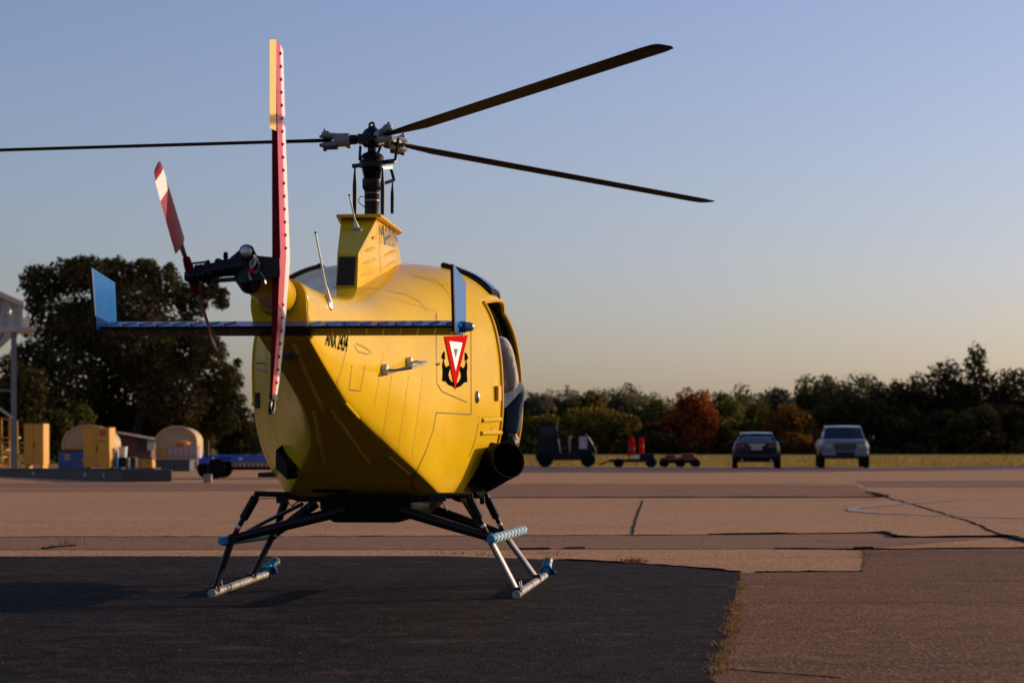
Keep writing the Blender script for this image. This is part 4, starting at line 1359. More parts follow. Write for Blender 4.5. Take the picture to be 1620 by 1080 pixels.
# frames round the openings (raised lip following the skin)
def lip(name, ya, yb, ca, cb, sgn, r, m):
    a, b = yi(ya), yi(yb)
    gq = .016 if name == 'window_frame' else .004
    pts = [shell_pt(YS[k], sgn * ca, gq) for k in range(a, b + 1)] + [shell_pt(YS[b], sgn * c, .004) for c in range(ca + 1, cb + 1)]
    pts += [shell_pt(YS[k], sgn * cb, .004) for k in range(b - 1, a - 1, -1)] + [shell_pt(YS[a], sgn * c, .004) for c in range(cb - 1, ca - 1, -1)]
    return MB().tube(pts, r, 6).build(name, M[m], heli)
def ybound(lo, hi):
    ks = [k for k in range(len(YS) - 1) if lo < (YS[k] + YS[k + 1]) / 2 < hi]
    return YS[ks[0]], YS[ks[-1] + 1]
dy0, dy1 = ybound(.15, 1.09)
lip('door_frame', dy0, dy1, 18, NU + 13, 1, .012, 'yellow_trim')
lip('door_frame', dy0, dy1, 18, NU + 1, -1, .012, 'yellow_trim')
sy0, sy1 = ybound(.42, 1.04)
for s in (-1, 1): lip('window_frame', sy0, sy1, 6, 16, s, .02, 'black')
# cabin inside: bulkhead, floor, seats, panel, cyclic
mb = MB()
mb.add([shell_pt(.08, i, -.03) for i in cols[:-1]], [tuple(range(ncol))])
mb.build('bulkhead', M['interior'], heli)
MB().box((0.02, .95, .74), (1.6, 1.7, .03)).build('cabin_floor', M['interior'], heli)
for x in (-.5, .48):
    mb = MB()
    mb.box((x, .50, .98), (.46, .46, .12))
    mb.box((x, .24, 1.30), (.44, .10, .62), Matrix.Rotation(R(-8), 3, 'X'))
    mb.box((x, .46, .84), (.40, .40, .18))
    mb.build('seat', M['interior'], heli, bevel=.02)
mb = MB()
mb.loft([[Vector((x, 1.42, .76)), Vector((x, 1.36, 1.2)), Vector((x, 1.44, 1.36)), Vector((x, 1.56, 1.34)), Vector((x, 1.6, .76))] for x in (-.24, .24)])
mb.build('instrument_panel', M['interior'], heli)
MB().tube([(.40, 1.0, .76), (.40, .96, 1.0), (.40, .88, 1.16)], .014, 8).build('control_stick', M['black'], heli)

def hit(px, py, off=0.0, bvh=None):
    d = raydir(px, py).normalized()
    loc, nrm, idx, dist = (bvh or skin_bvh).ray_cast(CAML, d)
    if loc is None: return None
    if nrm.dot(d) > 0: nrm = -nrm
    return loc + nrm * off, nrm
def seam_line(pts, wd=.006, name='panel_seam', m='seam', close=False, parent=None, off=.0025, bvh=None):
    """a recessed-looking joint laid along pixels on the skin, as a strip with its own thin depth"""
    P = []
    pp = list(pts) + ([pts[0]] if close else [])
    for a, b in zip(pp[:-1], pp[1:]):
        n = max(2, int(math.hypot(b[0] - a[0], b[1] - a[1]) / 4))
        for k in range(n):
            P.append((a[0] + (b[0] - a[0]) * k / n, a[1] + (b[1] - a[1]) * k / n))
    P.append(pp[-1])
    H = [h for h in (hit(x, y, off, bvh) for x, y in P) if h]
    mb = MB()
    vs, fs = [], []
    for i, (p, n) in enumerate(H):
        d = H[min(i + 1, len(H) - 1)][0] - H[max(i - 1, 0)][0]
        s = d.cross(n)
        if s.length < 1e-9: s = Vector((1, 0, 0))
        s.normalize()
        vs += [p - s * wd / 2, p + s * wd / 2]
    for i in range(len(H) - 1):
        if (H[i + 1][0] - H[i][0]).length < .7: fs.append((2 * i, 2 * i + 2, 2 * i + 3, 2 * i + 1))
    if not fs: return
    mb.add(vs, fs)
    return mb.build(name, M[m], parent or heli, smooth=0, fix=False)
def decal(name, polys, m, off=.004, parent=None, bvh=None, proj=None, cut=3.0):
    """flat marking: polygons given in the picture plane, cut fine and laid onto the skin"""
    bm = bmesh.new()
    for poly in polys:
        vs = [bm.verts.new((x, y, 0)) for x, y in poly]
        bm.faces.new(vs)
    bmesh.ops.triangulate(bm, faces=bm.faces[:])
    xs = [v.co.x for v in bm.verts]; ys = [v.co.y for v in bm.verts]
    for ax, lo, hi in ((0, min(xs), max(xs)), (1, min(ys), max(ys))):
        c = lo + cut
        while c < hi:
            no = Vector((1, 0, 0)) if ax == 0 else Vector((0, 1, 0))
            bmesh.ops.bisect_plane(bm, geom=bm.verts[:] + bm.edges[:] + bm.faces[:], plane_co=no * c, plane_no=no)
            c += cut
    ok = True
    dead = []
    for v in bm.verts:
        h = proj(v.co.x, v.co.y, off) if proj else hit(v.co.x, v.co.y, off, bvh)
        if h is None: dead.append(v); continue
        v.co = h[0]
    if dead: bmesh.ops.delete(bm, geom=dead, context='VERTS')
    me = bpy.data.meshes.new(name)
    bm.to_mesh(me); bm.free()
    me.materials.append(M[m])
    return link_mesh(name, me, parent or heli)
def text_polys(txt, spacing=1.0, bold=.012):
    cu = bpy.data.curves.new('lettering', 'FONT')
    cu.body = txt
    cu.space_character = spacing
    cu.offset = bold
    o = bpy.data.objects.new('lettering', cu)
    COL.objects.link(o)
    dg = bpy.context.evaluated_depsgraph_get()
    me = bpy.data.meshes.new_from_object(o.evaluated_get(dg))
    bpy.data.objects.remove(o)
    xs = [v.co.x for v in me.vertices]; ys = [v.co.y for v in me.vertices]
    x0, x1, y0, y1 = min(xs), max(xs), min(ys), max(ys)
    polys = [[((me.vertices[v].co.x - x0) / (x1 - x0), (me.vertices[v].co.y - y0) / (y1 - y0)) for v in p.vertices] for p in me.polygons]
    bpy.data.meshes.remove(me)
    return polys
def quad_map(polys, bl, br, tr_, tl):
    out = []
    for p in polys:
        q = []
        for u, v in p:
            q.append(tuple(bl[c] * (1 - u) * (1 - v) + br[c] * u * (1 - v) + tr_[c] * u * v + tl[c] * (1 - u) * v for c in (0, 1)))
        out.append(q)
    return out
def rivets(name, rows, r=.0055, m='rivet', off=.001, gap=4.2, parent=None, bvh=None):
    mb = MB()
    for a, b in rows:
        n = max(1, int(math.hypot(b[0] - a[0], b[1] - a[1]) / gap))
        for k in range(n + 1):
            h = hit(a[0] + (b[0] - a[0]) * k / n, a[1] + (b[1] - a[1]) * k / n, off, bvh)
            if not h: continue
            u, v = frame_of(h[1])
            mb.add([h[0] + (u * math.cos(t) + v * math.sin(t)) * r for t in (0, 1.257, 2.513, 3.77, 5.027)] + [h[0] + h[1] * r * .6], [(0, 1, 5), (1, 2, 5), (2, 3, 5), (3, 4, 5), (4, 0, 5)])
    o = mb.build(name, M[m], parent or heli, smooth=0, fix=False)
    o['kind'] = 'stuff'
    return o

# ---- seams and rivets
seam_line([(690, 495), (690, 560), (691, 606), (699, 619), (738, 636)])
seam_line([(745, 522), (745, 580), (745, 655)])
seam_line([(690, 652), (720, 654), (745, 655)])
seam_line([(690, 652), (685, 680), (674, 712), (660, 742), (650, 762), (656, 775), (682, 786)])
seam_line([(757, 668), (752, 695), (742, 722)])
seam_line([(528, 456), (600, 458), (640, 466), (665, 478), (675, 492)], .004)
seam_line([(650, 436), (690, 444), (715, 468), (732, 500)], .004)
seam_line([(557, 576), (552, 616), (570, 618), (577, 578)], .005)
seam_line([(560, 546), (566, 556), (580, 560), (588, 558), (576, 549), (563, 543)], .004)
seam_line([(547, 556), (538, 590), (530, 612)], .004)
seam_line([(422, 560), (426, 620), (434, 680), (450, 735)], .006)
seam_line([(447, 700), (455, 745), (468, 785)], .005)
seam_line([(412, 560), (412, 640), (416, 700), (430, 745)], .005)
seam_line([(476, 728), (560, 730), (640, 734)], .003)
rivets('rivet_row', [((690, 656), (686, 680)), ((692, 653), (744, 656)), ((757, 660), (785, 659)), ((674, 714), (654, 758)), ((606, 560), (592, 640)), ((620, 590), (604, 700)), ((646, 596), (628, 720)), ((668, 600), (652, 720)),
                    ((532, 600), (548, 646)), ((552, 650), (640, 735)), ((528, 454), (600, 456)), ((648, 434), (700, 452)), ((700, 452), (742, 520)), ((745, 530), (746, 650)), ((556, 580), (552, 614)), ((612, 470), (690, 492)), ((404, 600), (412, 700)), ((418, 706), (445, 765))], gap=5)
# raised ribs: door step grips, lower aft doublers, bottom stiffeners
def rib(pts, r, name='stiffener', m='yellow', off=0.0):
    H = []
    for a, b in zip(pts[:-1], pts[1:]):
        n = max(2, int(math.hypot(b[0] - a[0], b[1] - a[1]) / 6))
        for k in range(n + 1):
            h = hit(a[0] + (b[0] - a[0]) * k / n, a[1] + (b[1] - a[1]) * k / n, off)
            if h: H.append(h[0])
    if len(H) > 1: return MB().tube(H, r, 8).build(name, M[m], heli)
rib([(763, 665), (791, 663)], .016)
rib([(761, 685), (792, 684)], .016)
rib([(545, 636), (566, 660)], .012, 'doubler')
rib([(616, 722), (646, 748)], .010, 'doubler')
rib([(464, 545), (488, 600), (511, 648)], .012)
rib([(525, 648), (560, 700), (584, 732)], .012)
rib([(497, 650), (505, 690), (513, 730)], .012)
rib([(740, 772), (775, 768)], .012, 'doubler')
h = hit(524, 775, .003)
mb = MB()
u = Vector((1, 0, 0)); v = h[1].cross(u).normalized()
mb.add([h[0] + u * a * .115 + v * b * .022 + h[1] * c for c in (-.005, .004) for a, b in ((-1, -1), (1, -1), (1, 1), (-1, 1))], [(0, 1, 5, 4), (1, 2, 6, 5), (2, 3, 7, 6), (3, 0, 4, 7), (4, 5, 6, 7)])
mb.build('vent', M['black_matt'], heli)
h = hit(553, 755, .0)
MB().sphere(h[0], .012, 8).build('drain_fitting', M['steel'], heli)
# intake scoop on the left lower side
h0, h1 = hit(450, 712), hit(470, 740)
mb = MB()
mb.loft([[p + Vector((-.0, 0, 0)), p + Vector((-.05, -.02, .0)) * s + Vector((0, 0, .0)), p + Vector((-.05, -.03, -.11)) * s, p + Vector((.03, 0, -.10)) * s] for p, s in ((h0[0] + Vector((0, .02, .03)), .4), (h0[0], 1.0), (h1[0] + Vector((-.01, -.04, .02)), .8))])
mb.build('intake_scoop', M['black_matt'], heli)
h = hit(459, 560)
if h: MB().lathe([(0.05, -.01), (.05, .012), (.035, .02), (0, .02)], h[0], h[1], 14).build('fuel_cap', M['dull_metal'], heli)
# left side: side vent and step handle
hv = [hit(x, y, .008) for x, y in ((405, 621), (411, 621), (411, 645), (405, 645))]
if all(hv): MB().add([q[0] for q in hv] + [q[0] - q[1] * .03 for q in hv], [(0, 1, 2, 3), (0, 4, 5, 1), (1, 5, 6, 2), (2, 6, 7, 3), (3, 7, 4, 0)]).build('vent', M['black_matt'], heli)
g0, g1 = hit(420, 575), hit(422, 587)
if g0 and g1:
    yy = g0[0].y - .02
    MB().tube([g0[0], L(402, 573.5, yy), L(409, 584, yy - .01), g1[0]], .006, 6).build('step_handle', M['steel'], heli)

# ---- markings
red_tri = [(702, 532.3), (739, 530.5), (722.2, 600), (719.1, 617.5), (716, 600)]
anchor = [(193, 375), (165, 405), (148, 462), (168, 472), (172, 500), (160, 560), (168, 650), (160, 768), (205, 775), (245, 820), (320, 850), (326, 790), (290, 780), (278, 772), (255, 740), (240, 690), (250, 640), (262, 600), (245, 560), (215, 592), (190, 555), (178, 490), (195, 482)]
apx = [(680 + x / 8.306, 510 + y / 8.306) for x, y in anchor]
apx2 = [(680 + (650 - x) / 8.306, 510 + (y + 14) / 8.306) for x, y in anchor][::-1]
decal('anchor_emblem', [apx, apx2], 'black_decal', .003)
decal('triangle_emblem', [red_tri], 'red_decal', .0055)
decal('triangle_emblem', [[(709.3, 540), (730, 542.3), (719.2, 587)]], 'white', .0075)
decal('triangle_emblem', [[(716.1, 552), (722.4, 552), (719.1, 566)]], 'green_decal', .0095)
decal('registration', quad_map(text_polys('ANX 2434', 1.0), (514, 546), (548, 557), (551, 530), (517, 519)), 'black_decal', .003)
decal('placard', [[(777, 676), (785, 675), (785, 682), (777, 683)]], 'yellow_trim', .003)
for yy in (675.5, 678.5):
    seam_line([(778, yy), (785, yy - .6)], .004, 'placard_text', 'seam')

# ---- hardware on the right side
def boss(px, py, r, hgt, m, name, parent=None):
    h = hit(px, py)
    return MB().lathe([(r, 0), (r, hgt * .6), (r * .85, hgt), (0, hgt)], h[0], h[1], 14).build(name, M[m], parent or heli), h
b1, h1 = boss(606, 585, .034, .03, 'wrap_cream', 'handle_boss')
b2, h2 = boss(645, 574, .034, .03, 'wrap_cream', 'handle_boss')
e1 = h1[0] + h1[1] * .05
e2 = h2[0] + h2[1] * .05
tip = L(674, 573, (e2.y + .05))
mb = MB()
mb.tube([e1 - h1[1] * .05, e1 + Vector((.02, 0, -.005)), L(650, 582, e1.y + .03), tip], .008, 8)
mb.tube([e2 - h2[1] * .05, e2 + Vector((.01, 0, 0)), tip], .008, 8)
mb.build('grab_handle', M['steel'], heli)
h = hit(754, 628)
mb = MB()
mb.sphere(h[0], .035, 12, 0, (.6, .5, 1.2))
mb.build('door_latch', M['steel'], heli)
h = hit(786, 622)
mb = MB()
u = h[1].cross(Vector((0, 0, 1))).normalized()
mb.add([h[0] + u * a * .028 + Vector((0, 0, b * .048)) + h[1] * c for c in (0, .022) for a, b in ((-1, -1), (1, -1), (1, 1), (-1, 1))], [(0, 1, 5, 4), (1, 2, 6, 5), (2, 3, 7, 6), (3, 0, 4, 7), (4, 5, 6, 7)])
mb.build('hinge_block', M['yellow_trim'], heli)
h = hit(692, 576)
if h: MB().box(h[0], (.03, .03, .012)).build('door_catch', M['brass'], heli)

# ---- exhaust
ax0, ax1 = Vector((.54, .40, .70)), L(804, 727, -.12)
mb = MB()
dirv = (ax1 - ax0).normalized()
ln = (ax1 - ax0).length
mb.lathe([(.15, 0), (.14, ln * .5), (.124, ln * .85), (.122, ln), (.112, ln), (.112, ln * .9), (.118, ln * .35), (0, ln * .3)], ax0, dirv, 28, cap=False)
o = mb.build('exhaust_pipe', M['black_matt'], heli)
# black plate standing for the pipe's shadow on the fuselage side
q0, q1, q2, q3 = hit(737, 768, .01), hit(776, 699, .01), hit(783, 702, .09), hit(748, 772, .09)
if all((q0, q1, q2, q3)):
    MB().add([q[0] for q in (q0, q1, q2, q3)] + [q[0] + Vector((.0, .03, 0)) for q in (q0, q1, q2, q3)], [(0, 1, 2, 3), (7, 6, 5, 4), (0, 4, 5, 1), (1, 5, 6, 2), (2, 6, 7, 3), (3, 7, 4, 0)]).build('exhaust_shadow_plate', M['black_matt'], heli)

# ---- mast fairing (pylon)
PX = 0.0
rl_, rr_ = L(530, 456, -1.25), L(563.6, 456, -1.25)
ml_, mr_ = L(533.7, 401, -1.25), L(566.9, 401, -1.25)
tl_, tr_2 = L(540, 346, -.62), L(596, 346, -.62)
fr_b, fr_t = L(638.5, 424, .30), L(626.5, 341, .30)
cxm = (rl_.x + rr_.x) / 2
def ring(pts_right, xc):
    return [Vector(p) for p in pts_right] + [Vector((2 * xc - p.x, p.y, p.z)) for p in reversed(pts_right)]
zbp = rl_.z - .12
xc = 0.0
half_f = fr_b.x
half_ft = fr_t.x
bot = [Vector((rr_.x, -1.25, zbp)), Vector((rr_.x + (half_f - rr_.x) * .62, -.35, zbp)), Vector((half_f, .30, zbp)), Vector((half_f * .8, .55, zbp)), Vector((.0, .68, zbp))]
mid = [Vector((mr_.x, -1.25, mr_.z)), Vector((mr_.x + (half_f - mr_.x) * .60, -.35, mr_.z)), Vector((half_f * .97, .30, mr_.z)), Vector((half_f * .77, .53, mr_.z)), Vector((0, .64, mr_.z))]
top = [Vector((tr_2.x, -.62, tr_2.z)), Vector((tr_2.x + (half_ft - tr_2.x) * .35, -.3, tr_2.z)), Vector((half_ft, .30, tr_2.z)), Vector((half_ft * .78, .46, tr_2.z)), Vector((0, .55, tr_2.z))]
def mirror(r, lx):
    # left half follows the measured left rear corner, front symmetrical
    out = []
    for k, p in enumerate(r[:-1]):
        out.append(Vector((lx if k == 0 else -p.x - (0.03 if k == 1 else 0.0), p.y, p.z)))
    return r[:-1] + [r[-1]] + out[::-1]
rings = [mirror(bot, rl_.x), mirror(mid, ml_.x), mirror(top, tl_.x)]
mb = MB()
mb.loft(rings)
pyl = mb.build('mast_fairing', M['yellow'], heli, smooth=20)
pyl_bvh = BVHTree.FromPolygons([tuple(p) for r in rings for p in r], [(k * 9 + j, k * 9 + (j + 1) % 9, (k + 1) * 9 + (j + 1) % 9, (k + 1) * 9 + j) for k in range(2) for j in range(9)])
# top plate
zt_ = tr_2.z + .012
pl = [L(532, 344, -.72), L(603, 346.5, -.72), L(637, 337, .38), L(630, 334, .55), L(556, 334, .5), L(540, 336, -.1)]
pl = [Vector((p.x, p.y, 0)) for p in pl]
mb = MB()
mb.add([p + Vector((0, 0, zt_ - .012)) for p in pl] + [p + Vector((0, 0, zt_ + .008)) for p in pl], [(5, 4, 3, 2, 1, 0), (6, 7, 8, 9, 10, 11)] + [(i, (i + 1) % 6, (i + 1) % 6 + 6, i + 6) for i in range(6)])
mb.build('top_plate', M['yellow'], heli, bevel=.006)
# grille with its wires
gp = [L(x, y, -1.256) for x, y in ((536.6, 406.5), (563.2, 406.5), (560.2, 451), (533, 451))]
mb = MB()
mb.add([p for p in gp] + [p + Vector((0, .03, 0)) for p in gp], [(0, 1, 2, 3), (0, 4, 5, 1), (1, 5, 6, 2), (2, 6, 7, 3), (3, 7, 4, 0)])
grl = mb.build('grille', M['mesh_grille'], heli, smooth=0)
mb = MB()
for k in range(13):
    t = k / 12
    mb.bar(gp[0].lerp(gp[1], t) + Vector((0, -.004, 0)), gp[3].lerp(gp[2], t) + Vector((0, -.004, 0)), .0022, .0022)
for k in range(20):
    t = k / 19
    mb.bar(gp[0].lerp(gp[3], t) + Vector((0, -.006, 0)), gp[1].lerp(gp[2], t) + Vector((0, -.006, 0)), .0022, .0022)
o = mb.build('grille_wire', M['lid'], grl, smooth=0, fix=False)
o['kind'] = 'stuff'
seam_line([(597, 350), (600, 390), (602.8, 432)], .005, bvh=pyl_bvh)
for a, b in (((578, 397.5), (596, 391)), ((572, 418), (599, 408)), ((569, 436), (600, 427)), ((606, 406), (631, 395)), ((607, 423), (632, 411)), ((590, 377), (596, 374.5))):
    H = [hit(a[0] + (b[0] - a[0]) * t, a[1] + (b[1] - a[1]) * t, 0, pyl_bvh) for t in (0, .25, .5, .75, 1)]
    H = [q[0] for q in H if q]
    if len(H) > 1: MB().tube(H, [.001] + [.010] * (len(H) - 2) + [.001], 8).build('stiffener', M['yellow'], heli)
rivets('rivet_row', [((599, 352), (601.5, 430)), ((572, 446), (634, 424)), ((571, 400), (594, 351))], gap=5, bvh=pyl_bvh, off=.002)
def side_proj(y, z, off):
    loc, nrm, i, dd = pyl_bvh.ray_cast(Vector((2, y, z)), Vector((-1, 0, 0)))
    if loc is None: return None
    if nrm.x < 0: nrm = -nrm
    return loc + nrm * off, nrm
decal('lettering', quad_map(text_polys('MARIN', 1.08, .0), (603.2, 386.5), (631.2, 391), (627.2, 362), (601.4, 354.5)), 'grey_decal', .003, bvh=pyl_bvh, cut=2.0)
hn, hn2 = hit(627.5, 376, 0, pyl_bvh), hit(603, 372, 0, pyl_bvh)
if hn:
    ya = hn[0].y + .05
    zc = hn[0].z
    decal('lettering', [[(ya + .13 * u, zc + (v - .5) * .13) for u, v in p] for p in text_polys('A', 1.0, 0)], 'grey_decal', .003, proj=side_proj, cut=.03)

# ---- whip antennas
def whip(base_px, tip_px, ly, name='whip_antenna', bvh=None, plate=True):
    h = hit(*base_px, 0, bvh)
    if h is None: h = (L(*base_px, ly), Vector((0, 0, 1)))
    t = L(*tip_px, h[0].y - .02)
    o = MB().tube([h[0], h[0].lerp(t, .22), h[0].lerp(t, .27), t], [.02, .011, .0055, .0045], 8).build(name, M['wrap_cream'], heli)
    MB().lathe([(.032, -.004), (.032, .006), (.018, .014), (0, .014)], h[0], h[1], 14).build('base', M['steel'], o)
    MB().sphere(t, .007, 8).build('tip', M['black'], o)
whip((521, 482), (499, 368), -1.4)
whip((565, 363), (552.5, 309), -.8, bvh=pyl_bvh)

# ---- mast and rotor head
K = 15.0 / F
def zz(py): return CAMZ + (HZ - py) * K
def rr(px): return px * K
mx = L(588.6, 300, 0).x
mb = MB()
mb.lathe([(rr(12), zz(345)), (rr(12), zz(306)), (rr(12.5), zz(305)), (rr(12.5), zz(303)), (rr(11.5), zz(302)), (rr(14), zz(300)), (rr(15.5), zz(296)), (rr(15.5), zz(284)), (rr(13), zz(282.5))], (mx, 0, 0), n=24)
mb.build('mast', M['black'], heli)
for py in (305.5, 317.5):
    MB().lathe([(rr(12.3), zz(py + 1)), (rr(12.3), zz(py - 1))], (mx, 0, 0), n=24, cap=False).build('mast_band', M['dull_metal'], heli)
mb = MB()
prof = []
for k in range(6):
    py = 282.5 - k * 2.5
    prof += [(rr(11 + k * .4), zz(py)), (rr(14.5 + k * .5), zz(py - 1.2))]
prof += [(rr(12), zz(267))]
mb.lathe(prof, (mx, 0, 0), n=24)
mb.build('bellows', M['rubber'], heli)
mb = MB()
mb.lathe([(rr(13), zz(268)), (rr(20), zz(265)), (rr(20.5), zz(257)), (rr(18), zz(253)), (rr(19), zz(249)), (rr(15), zz(244)), (rr(11), zz(242)), (rr(7), zz(240)), (rr(7), zz(232))], (mx, 0, 0), n=24)
sw = mb.build('swashplate', M['black'], heli)
def rod(a, b, r, name, ly0=0.0, ly1=0.0, m='black'):
    return MB().tube([L(*a, ly0), L(*b, ly1)], r, 8).build(name, M[m], heli)
def push(px, ytop, ybot, ly, big):
    a, b = L(px, ytop, ly), L(px - .4, ybot, ly)
    MB().tube([a, a.lerp(b, .12), a.lerp(b, .38), a.lerp(b, .5), b], [.005, .007, big, big, big * .92], 10).build('control_rod', M['black'], heli)
push(561.5, 262, 340, 0.02, .0145)
push(605.5, 266, 340, -.12, .0145)
push(621, 288, 338, .05, .0125)
MB().bar(L(558, 263, .02), L(575, 261, 0), .025, .025).build('swash_arm', M['black'], sw)
MB().bar(L(603, 266, -.08), L(619, 265, .04), .022, .02).build('swash_arm', M['dull_metal'], sw)
MB().bar(L(608, 290, 0), L(623, 285, .05), .02, .02).build('scissor_link', M['black'], sw)
MB().bar(L(617.5, 264, .05), L(623.5, 285, .05), .018, .018).build('scissor_link', M['black'], sw)
MB().bar(L(607, 257, 0), L(626, 254.5, -.05), .03, .026).build('swash_arm', M['black'], sw)
MB().bar(L(570, 255, 0), L(582, 250, 0), .03, .03).build('swash_arm', M['black'], sw)
rod((625, 254), (630, 219), .009, 'pitch_link', -.05, -.1)
rod((569, 254), (570, 231), .009, 'pitch_link', -.05, -.05)
rod((594, 252), (606, 222), .009, 'pitch_link', .1, .12)
MB().sphere(L(574, 252, -.08), .012, 8).build('rod_end', M['steel'], heli)
MB().tube([L(577, 311, -.05), L(570, 311, -.06), L(566.5, 316, -.06), L(568, 321, -.06), L(577, 328, -.05)], .003, 6).build('cable', M['black'], heli)
hz = 2.945
hub = MB()
hub.lathe([(.05, zz(233)), (.062, zz(230)), (.066, zz(212)), (.05, zz(206)), (.03, zz(203)), (.02, zz(200))], (mx, 0, 0), n=20)
for k in range(3):
    a = R(90 - (37 + 120 * k - 4.0))
    hub.bar((mx, 0, hz), (mx + math.cos(a) * .09, math.sin(a) * .09, hz), .09, .06)
hubo = hub.build('rotor_hub', M['black'], heli)
eye = MB()
n = 16
cz = zz(198.5)
for k in range(n):
    a, b = 2 * PI * k / n, 2 * PI * (k + 1) / n
    eye.tube([(mx + math.cos(a) * .016, -.01, cz + math.sin(a) * .016), (mx + math.cos(b) * .016, -.01, cz + math.sin(b) * .016)], .0085, 6)
eye.build('lifting_eye', M['black'], hubo)
# blade built along +x
def blade_section(c, t, x, tw):
    pts = []
    n = 9
    for k in range(n):
        u = k / (n - 1)
        h = t * 1.4845 * (0.2969 * math.sqrt(u) - .126 * u - .3516 * u * u + .2843 * u ** 3 - .1015 * u ** 4) * 2 + .0012
        pts.append((u * c - .28 * c, h))
    ring = [(y, z) for y, z in pts] + [(y, -z) for y, z in reversed(pts)]
    ca, sa = math.cos(tw), math.sin(tw)
    return [Vector((x, y * ca - z * sa, y * sa + z * ca)) for y, z in ring]
mb = MB()
rings = []
for r_, c, t, tw in ((.27, .06, .034, 0), (.36, .07, .038, -.01), (.5, .10, .034, -.03), (.75, .14, .030, -.05), (1.5, .145, .029, -.05), (2.8, .145, .028, -.05), (4.06, .145, .027, -.05), (4.16, .13, .02, -.05), (4.2, .09, .008, -.05)):
    rings.append(blade_section(c, t / c * c, r_, tw))
mb.loft(rings)
blade_me = mb.mesh('rotor_blade', M['blade'], smooth=40)
mb = MB()
mb.tube([(.05, 0, 0), (.10, 0, 0), (.105, 0, 0), (.155, 0, 0)], [.026, .026, .032, .032], 14, 1)
mb.tube([(.145, 0, 0), (.15, 0, 0), (.25, 0, 0)], [.038, .044, .046], 16, 0)
mb.tube([(.235, 0, .024), (.30, 0, .03), (.35, 0, .026)], [.04, .042, .014], 12, 0, sq=.55)
mb.tube([(.235, 0, -.026), (.30, 0, -.034), (.35, 0, -.03)], [.042, .044, .016], 12, 0, sq=.6)
mb.lathe([(.034, 0), (.03, .016), (.012, .026), (0, .026)], (.305, 0, .038), (0, 0, 1), 14, 0)
mb.lathe([(.008, 0), (.008, .016), (0, .016)], (.315, 0, .06), (0, 0, 1), 8, 1)
mb.lathe([(.012, 0), (.012, -.03), (0, -.03)], (.315, 0, -.04), (0, 0, 1), 8, 1)
mb.box((.27, .02, -.05), (.09, .03, .026), mi=1)
mb.bar((.19, -.04, -.01), (.17, -.11, -.03), .03, .024, mi=1)
grip_me = mb.mesh('blade_grip', [M['grey_grip'], M['black']], smooth=40)
for k in range(3):
    a = R(90 - (37 + 120 * k - 4.0))
    b = link_mesh('rotor_blade', blade_me, heli)
    b.location = (mx, 0, hz)
    b.rotation_euler = (0, R(.75), a)
    g = link_mesh('blade_grip', grip_me, b)

# ---- tail boom, gearbox, tail rotor
bc0, bc1 = Vector((0.0, -3.2, 1.62)), L(413, 441, -4.28)
bcA = L(437, 468, -3.6)
mb = MB()
mb.tube([bcA + (bcA - bc1) * .6, bcA, bcA.lerp(bc1, .5), bc1], [.105, .10, .094, .088], 24)
mb.build('tail_boom', M['yellow'], heli)
MB().lathe([(.100, -.02), (.104, 0), (.100, .02)], bcA.lerp(bc1, .08), (bc1 - bcA), 24, cap=False).build('boom_collar', M['yellow_trim'], heli)
# arch plate closing the fairing end
mb = MB()
ap = [shell_pt(-3.6, i, .0) for i in cols[:-1]]
mb.add(ap + [p + Vector((0, -.012, 0)) for p in ap], [tuple(range(ncol, 2 * ncol))[::-1]] + [(j, (j + 1) % ncol, (j + 1) % ncol + ncol, j + ncol) for j in range(ncol)])
mb.build('fairing_end', M['yellow'], heli, smooth=20)
gz = -4.42
def B(px, py, ly=gz): return L(px, py, ly)
mb = MB()
mb.tube([B(390, 390), B(391, 402), B(392, 440), B(396, 450, -4.36)], [.028, .042, .062, .05], 16)
mb.tube([B(390, 398, -4.3), B(390, 398, -4.52)], .034, 16)
gbx = mb.build('tail_gearbox', M['black'], heli)
MB().lathe([(.026, 0), (.026, .012), (.018, .016), (0, .016)], B(389.5, 398, -4.53), (0, -1, 0), 18).build('sight_glass', M['steel'], gbx)
mb = MB()
mb.loft([[B(x, y, l) for x, y in ((398, 398), (408, 404.5), (442, 407.5), (443, 411), (443, 437), (441, 439.5), (425, 440), (400, 446))] for l in (-4.50, -4.40)])
mb.build('mount_plate', M['black'], gbx, bevel=.004)
mb = MB()
mb.tube([B(388, 420), B(365, 423), B(340, 427), B(305, 436)], [.055, .042, .036, .026], 14)
mb.tube([B(352, 411), B(352, 424)], .022, 10)
mb.build('output_housing', M['black'], gbx)
# rods, bellcranks and bolts on the output shaft
mb = MB()
mb.bar(B(378, 441), B(340, 444), .022, .02)
mb.bar(B(340, 444), B(341, 450), .03, .02)
mb.bar(B(336, 430), B(345, 446), .03, .03)
mb.bar(B(368, 412), B(385, 398), .03, .03)
mb.bar(B(325, 416.5), B(329, 424), .02, .02)
mb.build('bellcrank', M['black'], gbx)['kind'] = 'stuff'
mb = MB()
mb.tube([B(302, 417), B(329, 414)], .005, 8)
mb.sphere(B(329, 414.5), .011, 8)
mb.build('pitch_rod', M['black'], gbx)
mb = MB()
for px, py, r in ((345, 414, .018), (357, 406, .013), (357, 402, .012), (322, 424, .016), (318, 422, .014), (312, 424, .018), (310, 446, .02), (322, 442, .016), (334, 420, .014), (330, 446, .014)):
    mb.sphere(B(px, py), r, 8)
mb.tube([B(357, 401), B(357, 412)], .009, 8)
o = mb.build('bolt_cluster', M['black'], gbx)
o['kind'] = 'stuff'
random.seed(5)
